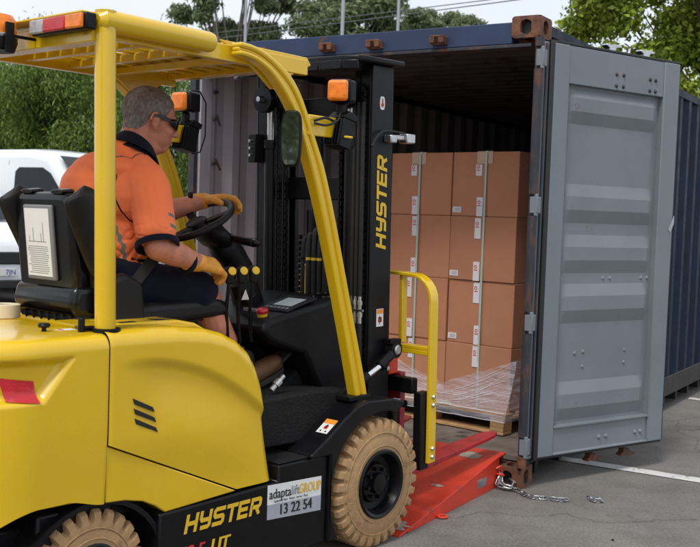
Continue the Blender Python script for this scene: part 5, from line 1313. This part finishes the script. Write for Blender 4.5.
# gloved hands
def hand(wr, palm_dir, nrm, thumb_side, curls, thumb, scale=1.06, spread=.10, fat=1.16):
    """palm_dir: wrist->knuckles, nrm: back-of-hand direction, thumb_side: +1/-1 along nrm x dir"""
    D = Vector(palm_dir).normalized(); N_ = Vector(nrm); N_ = (N_-D*N_.dot(D)).normalized(); S = N_.cross(D)*thumb_side; wr = Vector(wr)
    def fn(mb):
        mb.cap(wr-D*.05, wr+D*.005, .040, .036)
        for a, b_ in ((-.026, .030), (-.009, .032), (.009, .032), (.026, .031)):
            mb.cap(wr+D*.012+S*a*.75, wr+D*.088*scale+S*a*1.15-N_*.004, .021, .0175)
        L_ = [(.030, .043, .027, .021), (.010, .048, .030, .023), (-.011, .045, .028, .022), (-.031, .036, .022, .019)]
        for (off, l1, l2, l3), cu in zip(L_, curls):
            p = wr+D*.092*scale+S*off-N_*.003; ang = 0; pts = [p]
            dr_ = (D+S*off*spread*12*.3).normalized(); rr_ = [q*fat for q in (.0125, .0120, .0110, .0100)]
            for l_, c_ in zip((l1, l2, l3), cu):
                ang += R(c_); dd = dr_*math.cos(ang)-N_*math.sin(ang); p = p+dd*l_; pts.append(p)
            for q in range(3): mb.cap(pts[q], pts[q+1], rr_[q], rr_[q+1], 10)
        t0 = wr+D*.028+S*.030-N_*.008; p = t0; pts = [t0]
        for (du, ds, dn, l_) in thumb: dd = (D*du+S*ds-N_*dn).normalized(); p = p+dd*l_; pts.append(p)
        rr_ = [q*fat for q in (.018, .0150, .0130, .0110)]
        for q in range(len(pts)-1): mb.cap(pts[q], pts[q+1], rr_[q], rr_[q+1], 10)
    return fn
# right hand: drawn over the first lever knob ; left hand: over the rim of the wheel
fr = hand(J['wrR'], (.95,-.02,-.12), (-.10,-.55,.83), -1*-1, [(28,42,32), (30,45,35), (32,48,36), (30,46,34)], ((.6,.6,.5,.035), (.9,.15,.45,.030), (.9,-.1,.5,.024)))
fl = hand(J['wrL'], (.66,-.70,.16), (.25,.10,.95), -1, [(18,36,30), (20,40,32), (26,44,34), (34,48,36)], ((.45,.85,.3,.034), (.75,.55,.5,.030), (.85,.2,.6,.024)))
gr = bld('glove', fr, ['glove'], .0032, 2, None, (.0015, 30, (1,1,1))); g2 = bld('glove', fl, ['glove'], .0032, 2, None, (.0015, 30, (1,1,1)))
for wr, D in ((J['wrR'], Vector((.95,-.02,-.12))), (J['wrL'], Vector((.66,-.70,.16)))):
    D = D.normalized()
    mb = MB(); mb.lathe([(-.066,.040),(-.064,.0475),(-.048,.0485),(-.044,.045),(-.044,.037)], wr, D, 24); place(mb.build('glove_cuff', 'navyfab', per))

# ================================================================== parked vehicles
def vehicle(name, loc, rot, prof, wid, wheels, win, label, cat, group=None, bev=.12, mt='vanwhite', extra=None):
    o = empty(name, loc, rot, label=label, cat=cat, group=group)
    mb = MB(); ring = prof; n = len(ring); K = 12; vs = []
    for k in range(K+1):
        t = -1+2*k/K; 
        for x, z in ring:
            e = max(0, (z-1.0))*.09; y = t*(wid/2-e)
            xx = x-(.10*(abs(t)**3))*(1 if x > 4.2 else 0)+(.04*abs(t)**3)*(1 if x < .3 else 0); vs.append((xx, y, z-(.05*abs(t)**4 if z > 2.3 or (z > 1.3 and cat == 'car') else 0)))
    mb.add(vs, [(k*n+i, k*n+(i+1)%n, (k+1)*n+(i+1)%n, (k+1)*n+i) for k in range(K) for i in range(n)]+[tuple(range(n)), tuple(K*n+i for i in range(n-1,-1,-1))])
    mb.build('body', mt, o, bev, 40, seg=4)
    for x, r_ in wheels:
        for s_ in (-1, 1):
            m = MB(); m.lathe([(-.10,.001),(-.10,r_*.95),(-.08,r_),(.08,r_),(.10,r_*.95),(.10,.001)], (x, s_*(wid/2-.12), r_), (0,1,0), 32); w_ = m.build('wheel', 'rubber', o)
            m = MB(); m.lathe([(.0,.001),(.0,r_*.60),(.01,r_*.62)], (x, s_*(wid/2-.015), r_), (0,s_,0), 24); m.build('rim', 'steel', w_)
            m = MB(); m.lathe([(-.02,.001),(-.02,r_*1.22),(.003,r_*1.22),(.003,.001)], (x, s_*(wid/2-.004), r_+.02), (0,s_,0), 32); m.build('wheel_arch', 'rubber', o)
    for poly in win:
        for s_ in (-1, 1):
            m = MB(); zc = max(p[1] for p in poly); ex = wid/2
            vs = [(x, s_*(ex-max(0, z-1.0)*.09+.004), z) for x, z in poly]; m.add(vs, [tuple(range(len(vs)))]); md_ = m.build('side_window', 'glass', o, 0, 0).modifiers.new('s', 'SOLIDIFY'); md_.thickness = .01; md_.offset = 0
    if extra: extra(o)
    return o
vp = [(0,.35), (-.02,1.0), (0.02,2.0), (.12,2.33), (.5,2.40), (3.7,2.42), (4.15,2.34), (4.95,1.58), (5.15,1.46), (5.65,1.22), (5.82,.95), (5.85,.35)]
def vextra(o):
    m = MB()
    vs = [(4.24, -.78, 2.27), (4.90, -.84, 1.64), (4.90, .84, 1.64), (4.24, .78, 2.27)]; m.add([(a+.03, b_, c+.02) for a, b_, c in vs], [(0,1,2,3)]); m.build('windscreen', 'glass', o, 0, 0)
    for s_ in (-1, 1):
        m = MB()
        for x in (3.25, 2.2): m.box(x, x+.012, s_*.995-.004, s_*.995+.006, .5, 1.0)
        for x in (3.25, 2.0, .9): m.bar((x, s_*1.005, .55), (x, s_*.885, 2.2), .010, .010)
        m.bar((.6, s_*.958, 1.55), (3.2, s_*.958, 1.55), .012, .010); m.build('door_seam', 'inkgrey', o, 0, 0)
        m = MB(); m.box(4.55, 4.66, s_*.98, s_*1.16, 1.38, 1.62) if s_ > 0 else m.box(4.55, 4.66, -1.14, -.98, 1.38, 1.60); m.build('door_mirror', 'rubber', o, .04)
        m = MB(); m.prism([(3.25,1.50),(3.25,1.55),(3.42,1.55),(3.42,1.50)], 1, s_*.955, s_*.985); m.build('door_handle', 'rubber', o, .008)
    m = MB(); m.tube([(3.9,.0,2.40), (3.82,0,2.60)], .006, 6); m.build('aerial', 'rubber', o)
    m = MB(); m.box(5.60, 5.87, -.9, .9, .42, .62); m.build('bumper', 'inkgrey', o, .03)
VR = R(-28)
vehicle('parked_van', (-8.18, 19.5, 0), VR, vp, 2.0, [(.95,.36), (4.95,.36)], [[(3.42,1.55), (3.42,2.02), (3.50,2.09), (4.02,2.09), (4.20,2.0), (4.50,1.66), (4.45,1.55)]], 'tall white panel van parked behind the forklift in front of the trees', 'van', extra=vextra)
cpr = [(0,.40), (-.03,.9), (.15,1.20), (.55,1.60), (1.2,1.72), (2.6,1.72), (3.35,1.20), (4.1,1.10), (4.42,.95), (4.55,.65), (4.52,.28), (.1,.28)]
def cextra(o):
    m = MB(); vs = [(2.62,-.62,1.70), (3.33,-.70,1.22), (3.35,.70,1.22), (2.62,.62,1.70)]; m.add([(a+.03, b_, c+.02) for a, b_, c in vs], [(0,1,2,3)]); m.build('windscreen', 'glass', o, 0, 0)
    m = MB(); m.box(4.50, 4.565, -.45, .45, .62, .80); m.build('grille', 'rubber', o, .02)
    for s_ in (-1, 1): m = MB(); m.box(4.28, 4.50, s_*.86-.12 if s_ > 0 else -.86, s_*.86 if s_ > 0 else -.86+.24, .78, .92); m.build('headlight', 'clear', o, .03)
    m = MB(); m.box(4.56, 4.575, -.19, .19, .46, .57); p_ = m.build('number_plate', 'plate', o, .004)
    text('plate_text', '7JN', 'platetext', p_, (4.577,.03,.48), (0,1,0), (0,0,1), .10)
    m = MB(); m.box(4.46, 4.57, -.80, .80, .28, .40); m.build('lower_bumper', 'rubber', o, .02)
vehicle('parked_car', (-7.95, 17.9, 0), R(-48), cpr, 1.80, [(.85,.33), (3.65,.33)], [[(.75,1.22),(.95,1.55),(1.6,1.60),(2.5,1.58),(2.95,1.24)]], 'white car parked nose first just beside the seat back, its front end showing', 'car', extra=cextra, bev=.10)

# ================================================================== trees
def leafmesh(name, clumps, n, size, mt, parent=None, droop=0, jit=1, seed=1, aspect=.5, up=.3):
    """clumps: (centre, radii) ; leaves spread through shells of the clumps"""
    r = np.random.default_rng(seed); w_ = np.array([c[1][0]*c[1][1]+c[1][1]*c[1][2] for c in clumps]); w_ = w_/w_.sum()
    idx = r.choice(len(clumps), n, p=w_); ce = np.array([c[0] for c in clumps])[idx]; ra = np.array([c[1] for c in clumps])[idx]
    d = r.normal(size=(n, 3)); d /= np.linalg.norm(d, axis=1)[:, None]; rad = r.random(n)**.42*(1+.16*r.normal(size=n))
    P = ce+d*ra*rad[:, None]
    nr = d*.7+r.normal(size=(n, 3))*.8+np.array([0, 0, up]); nr /= np.linalg.norm(nr, axis=1)[:, None]
    t = r.normal(size=(n, 3)); t[:, 2] -= droop*2.5; t -= nr*(t*nr).sum(1)[:, None]; t /= np.linalg.norm(t, axis=1)[:, None]; b2 = np.cross(nr, t)
    s = size*(.6+.8*r.random(n))[:, None]
    bend = nr*s*.18
    V = np.stack([P-t*s, P+b2*s*aspect-t*s*.15+bend, P+t*s, P-b2*s*aspect-t*s*.15+bend], 1).reshape(-1, 3)
    me = bpy.data.meshes.new(name); me.vertices.add(4*n); me.vertices.foreach_set('co', V.astype('f').ravel())
    me.loops.add(4*n); me.loops.foreach_set('vertex_index', np.arange(4*n, dtype='i')); me.polygons.add(n)
    me.polygons.foreach_set('loop_start', np.arange(0, 4*n, 4, dtype='i')); me.polygons.foreach_set('loop_total', np.full(n, 4, 'i'))
    me.update(); me.validate(); me.materials.append(M[mt]); return link(name, me, parent, 0, 0)
def tree(loc, h, trunk_r, clumps, n, size, mt, bark, label, droop=0, seed=1, group=None, lean=(0, 0), aspect=.5, branch=True, up=.3):
    o = empty('tree', loc, 0, label=label, cat='tree', group=group); random.seed(seed)
    mb = MB(); base = [(0,0,-.1), (lean[0]*.3, lean[1]*.3, h*.22), (lean[0]*.7, lean[1]*.7, h*.45), (lean[0], lean[1], h*.62)]
    P = smoothpath(base, 5); mb.tube(P, [trunk_r*(1.15-.6*i/(len(P)-1)) for i in range(len(P))], 12)
    if branch:
        for c, r_ in clumps[:40]:
            k = random.randint(int(len(P)*.45), len(P)-1); a = P[k]; c = Vector(c); md_ = (a+c)/2+Vector((random.uniform(-.1,.1)*h*.1, random.uniform(-.1,.1)*h*.1, -h*.03)); Q = smoothpath([a, md_, c+Vector((0,0,r_[2]*.3))], 5); r0_ = trunk_r*random.uniform(.22, .42)
            mb.tube(Q, [r0_*(1-.8*i/(len(Q)-1)) for i in range(len(Q))], 7)
    mb.build('trunk', bark, o); leafmesh('crown', clumps, n, size, mt, o, droop, 1, seed, aspect, up); return o
def clumpset(c, R_, n, rmin, rmax, seed, flat=.75, shell=.55):
    r = random.Random(seed); out_ = []
    while len(out_) < n:
        d = Vector((r.gauss(0,1), r.gauss(0,1), r.gauss(0,1))).normalized(); q = (shell+(1-shell)*r.random()) if r.random() < .8 else r.random()*shell
        rr_ = r.uniform(rmin, rmax); out_.append(((c[0]+d.x*R_[0]*q, c[1]+d.y*R_[1]*q, c[2]+d.z*R_[2]*q), (rr_, rr_, rr_*flat)))
    return out_
tree((-7.6, 25, 0), 5.6, .22, clumpset((0,0,3.5), (2.7,2.2,2.0), 60, .35, .8, 3, 1.2), 105000, .058, 'leaf_dark', 'darkbark', 'large dense green tree with drooping foliage standing behind the white van', droop=1.0, seed=3, aspect=.24, up=.5)
tree((-4.2, 27, 0), 5.0, .20, clumpset((0,0,3.3), (2.1,2.0,1.75), 42, .35, .7, 4, 1.2), 66000, .058, 'leaf_dark', 'darkbark', 'smaller dense green tree behind the driver, beside the grey container wall', droop=1.0, seed=4, aspect=.24, up=.5)
def gum(x, y, zc, R_, n, label, seed, nl, lean, bare=False, cr=(.8, 1.6)):
    tree((x, y, 0), zc*1.25, .30, clumpset((lean[0], 0, zc), R_, n, cr[0], cr[1], seed, .62, .65), nl, .17, 'leaf_gum', 'bark', label, seed=seed, lean=lean, aspect=.32, group=None)
gum(-7.4, 60, 13.2, (3.7, 2.5, 2.6), 30, 'open gum tree with pale branches showing through, far off above the forklift roof', 21, 17000, (.3, 0), cr=(.45, 1.2))
gum(-.9, 60, 12.6, (3.0, 2.5, 2.2), 26, 'rounded gum tree between the two taller poles, far off above the container', 22, 26000, (.4, 0), cr=(.7, 1.3))
gum(4.6, 64, 13.0, (2.4, 2.2, 1.9), 18, 'small rounded gum tree just right of the third pole, far off above the container', 23, 17000, (.3, 0), cr=(.6, 1.2))
gum(-15.5, 62, 9.5, (4.2, 3, 2.6), 22, 'low gum tree seen through the gaps left of the dense trees', 24, 14000, (.3, 0), cr=(.8, 1.5))
tree((6.3, 16.4, 0), 5.4, .13, clumpset((-.35,0,4.7), (2.95,2.0,2.1), 100, .20, .50, 6, .8), 56000, .050, 'leaf_lime', 'darkbark', 'bright green broad leaved tree rising behind the open container door', seed=6, aspect=.62, lean=(-.3, 0), up=.5)
gum(-16.5, -25, 4.6, (7.5, 2.5, 3.6), 44, 'leafy green tree reflected in the round cornered mirror on the forklift leg', 41, 26000, (.3, 0), cr=(.9, 1.6))
# far background planting: one soft mass
mb_ = [((-60+i*2.4+random.uniform(-.6,.6), 74+random.uniform(-2,2), 1.6+random.uniform(-.3,.5)), (1.7, 1.2, 1.9)) for i in range(56)]
tl_ = leafmesh('distant_shrubbery', mb_, 42000, .24, 'leaf_mid', None, 0, 1, 33); tag(tl_, kind='stuff', label='dark green mass of shrubs far behind the yard', cat='shrubbery')
fn_ = empty('chain_fence', (-14, 29.5, 0), 0, label='dark green mesh fence on posts behind the trees', cat='fence')
mb = MB()
for k in range(24): mb.bar((k*.8, 0, .05), (k*.8+.8, 0, 1.6), .010, .010); mb.bar((k*.8, 0, 1.6), (k*.8+.8, 0, .05), .010, .010)
for z in (.05, .4, .8, 1.2, 1.6): mb.bar((0,.0,z), (20,0,z), .012, .012, (0,1,0))
mb.build('mesh_panel', 'fence', fn_, 0, 0)
for k in range(9): mb = MB(); mb.cyl((k*2.5, .03, 0), (k*2.5, .03, 1.75), .03, 8); mb.build('fence_post', 'fence', fn_)
# ================================================================== poles and wires
for (x, y, lab, r_) in ((-2.82, 26, 'thin pale grey pole nearest the forklift roof, leftmost of the three poles', .040), (-.37, 24, 'thin grey pole in front of the rounded gum tree, middle one of the three poles', .045), (.87, 23, 'thin grey pole above the container header, rightmost of the three poles', .035)):
    mb = MB(); mb.tube([(0,0,0), (0,0,4), (0,0,8.2)], [r_*1.15, r_, r_*.8], 14); o = mb.build('pole', 'pole', None); o.location = (x, y, 0)
    tag(o, label=lab, cat='pole', group='thin grey poles behind the container')
    m = MB(); m.box(-.25, .25, -.04, .04, 7.9, 7.98); m.build('cross_arm', 'pole', o, .01)
for k, (a, b2, lab) in enumerate((((-7.45,34,6.96), (3.38,22,6.31), 'upper overhead wire crossing the sky above the container'), ((-2.83-4.6,38,7.5), (2.83+1.5,17.5,5.55), 'lower overhead wire passing in front of the gum trees'))):
    a, b2 = Vector(a), Vector(b2); d_ = (b2-a); pts = [a-d_*1.0+d_*3*i/40-Vector((0,0,.10*math.sin(math.pi*i/40))) for i in range(41)]; mb = MB(); mb.tube([p-a for p in pts], .011, 5); o = mb.build('overhead_wire', 'wire', None); o.location = a; tag(o, label=lab, cat='wire', group='overhead wires')
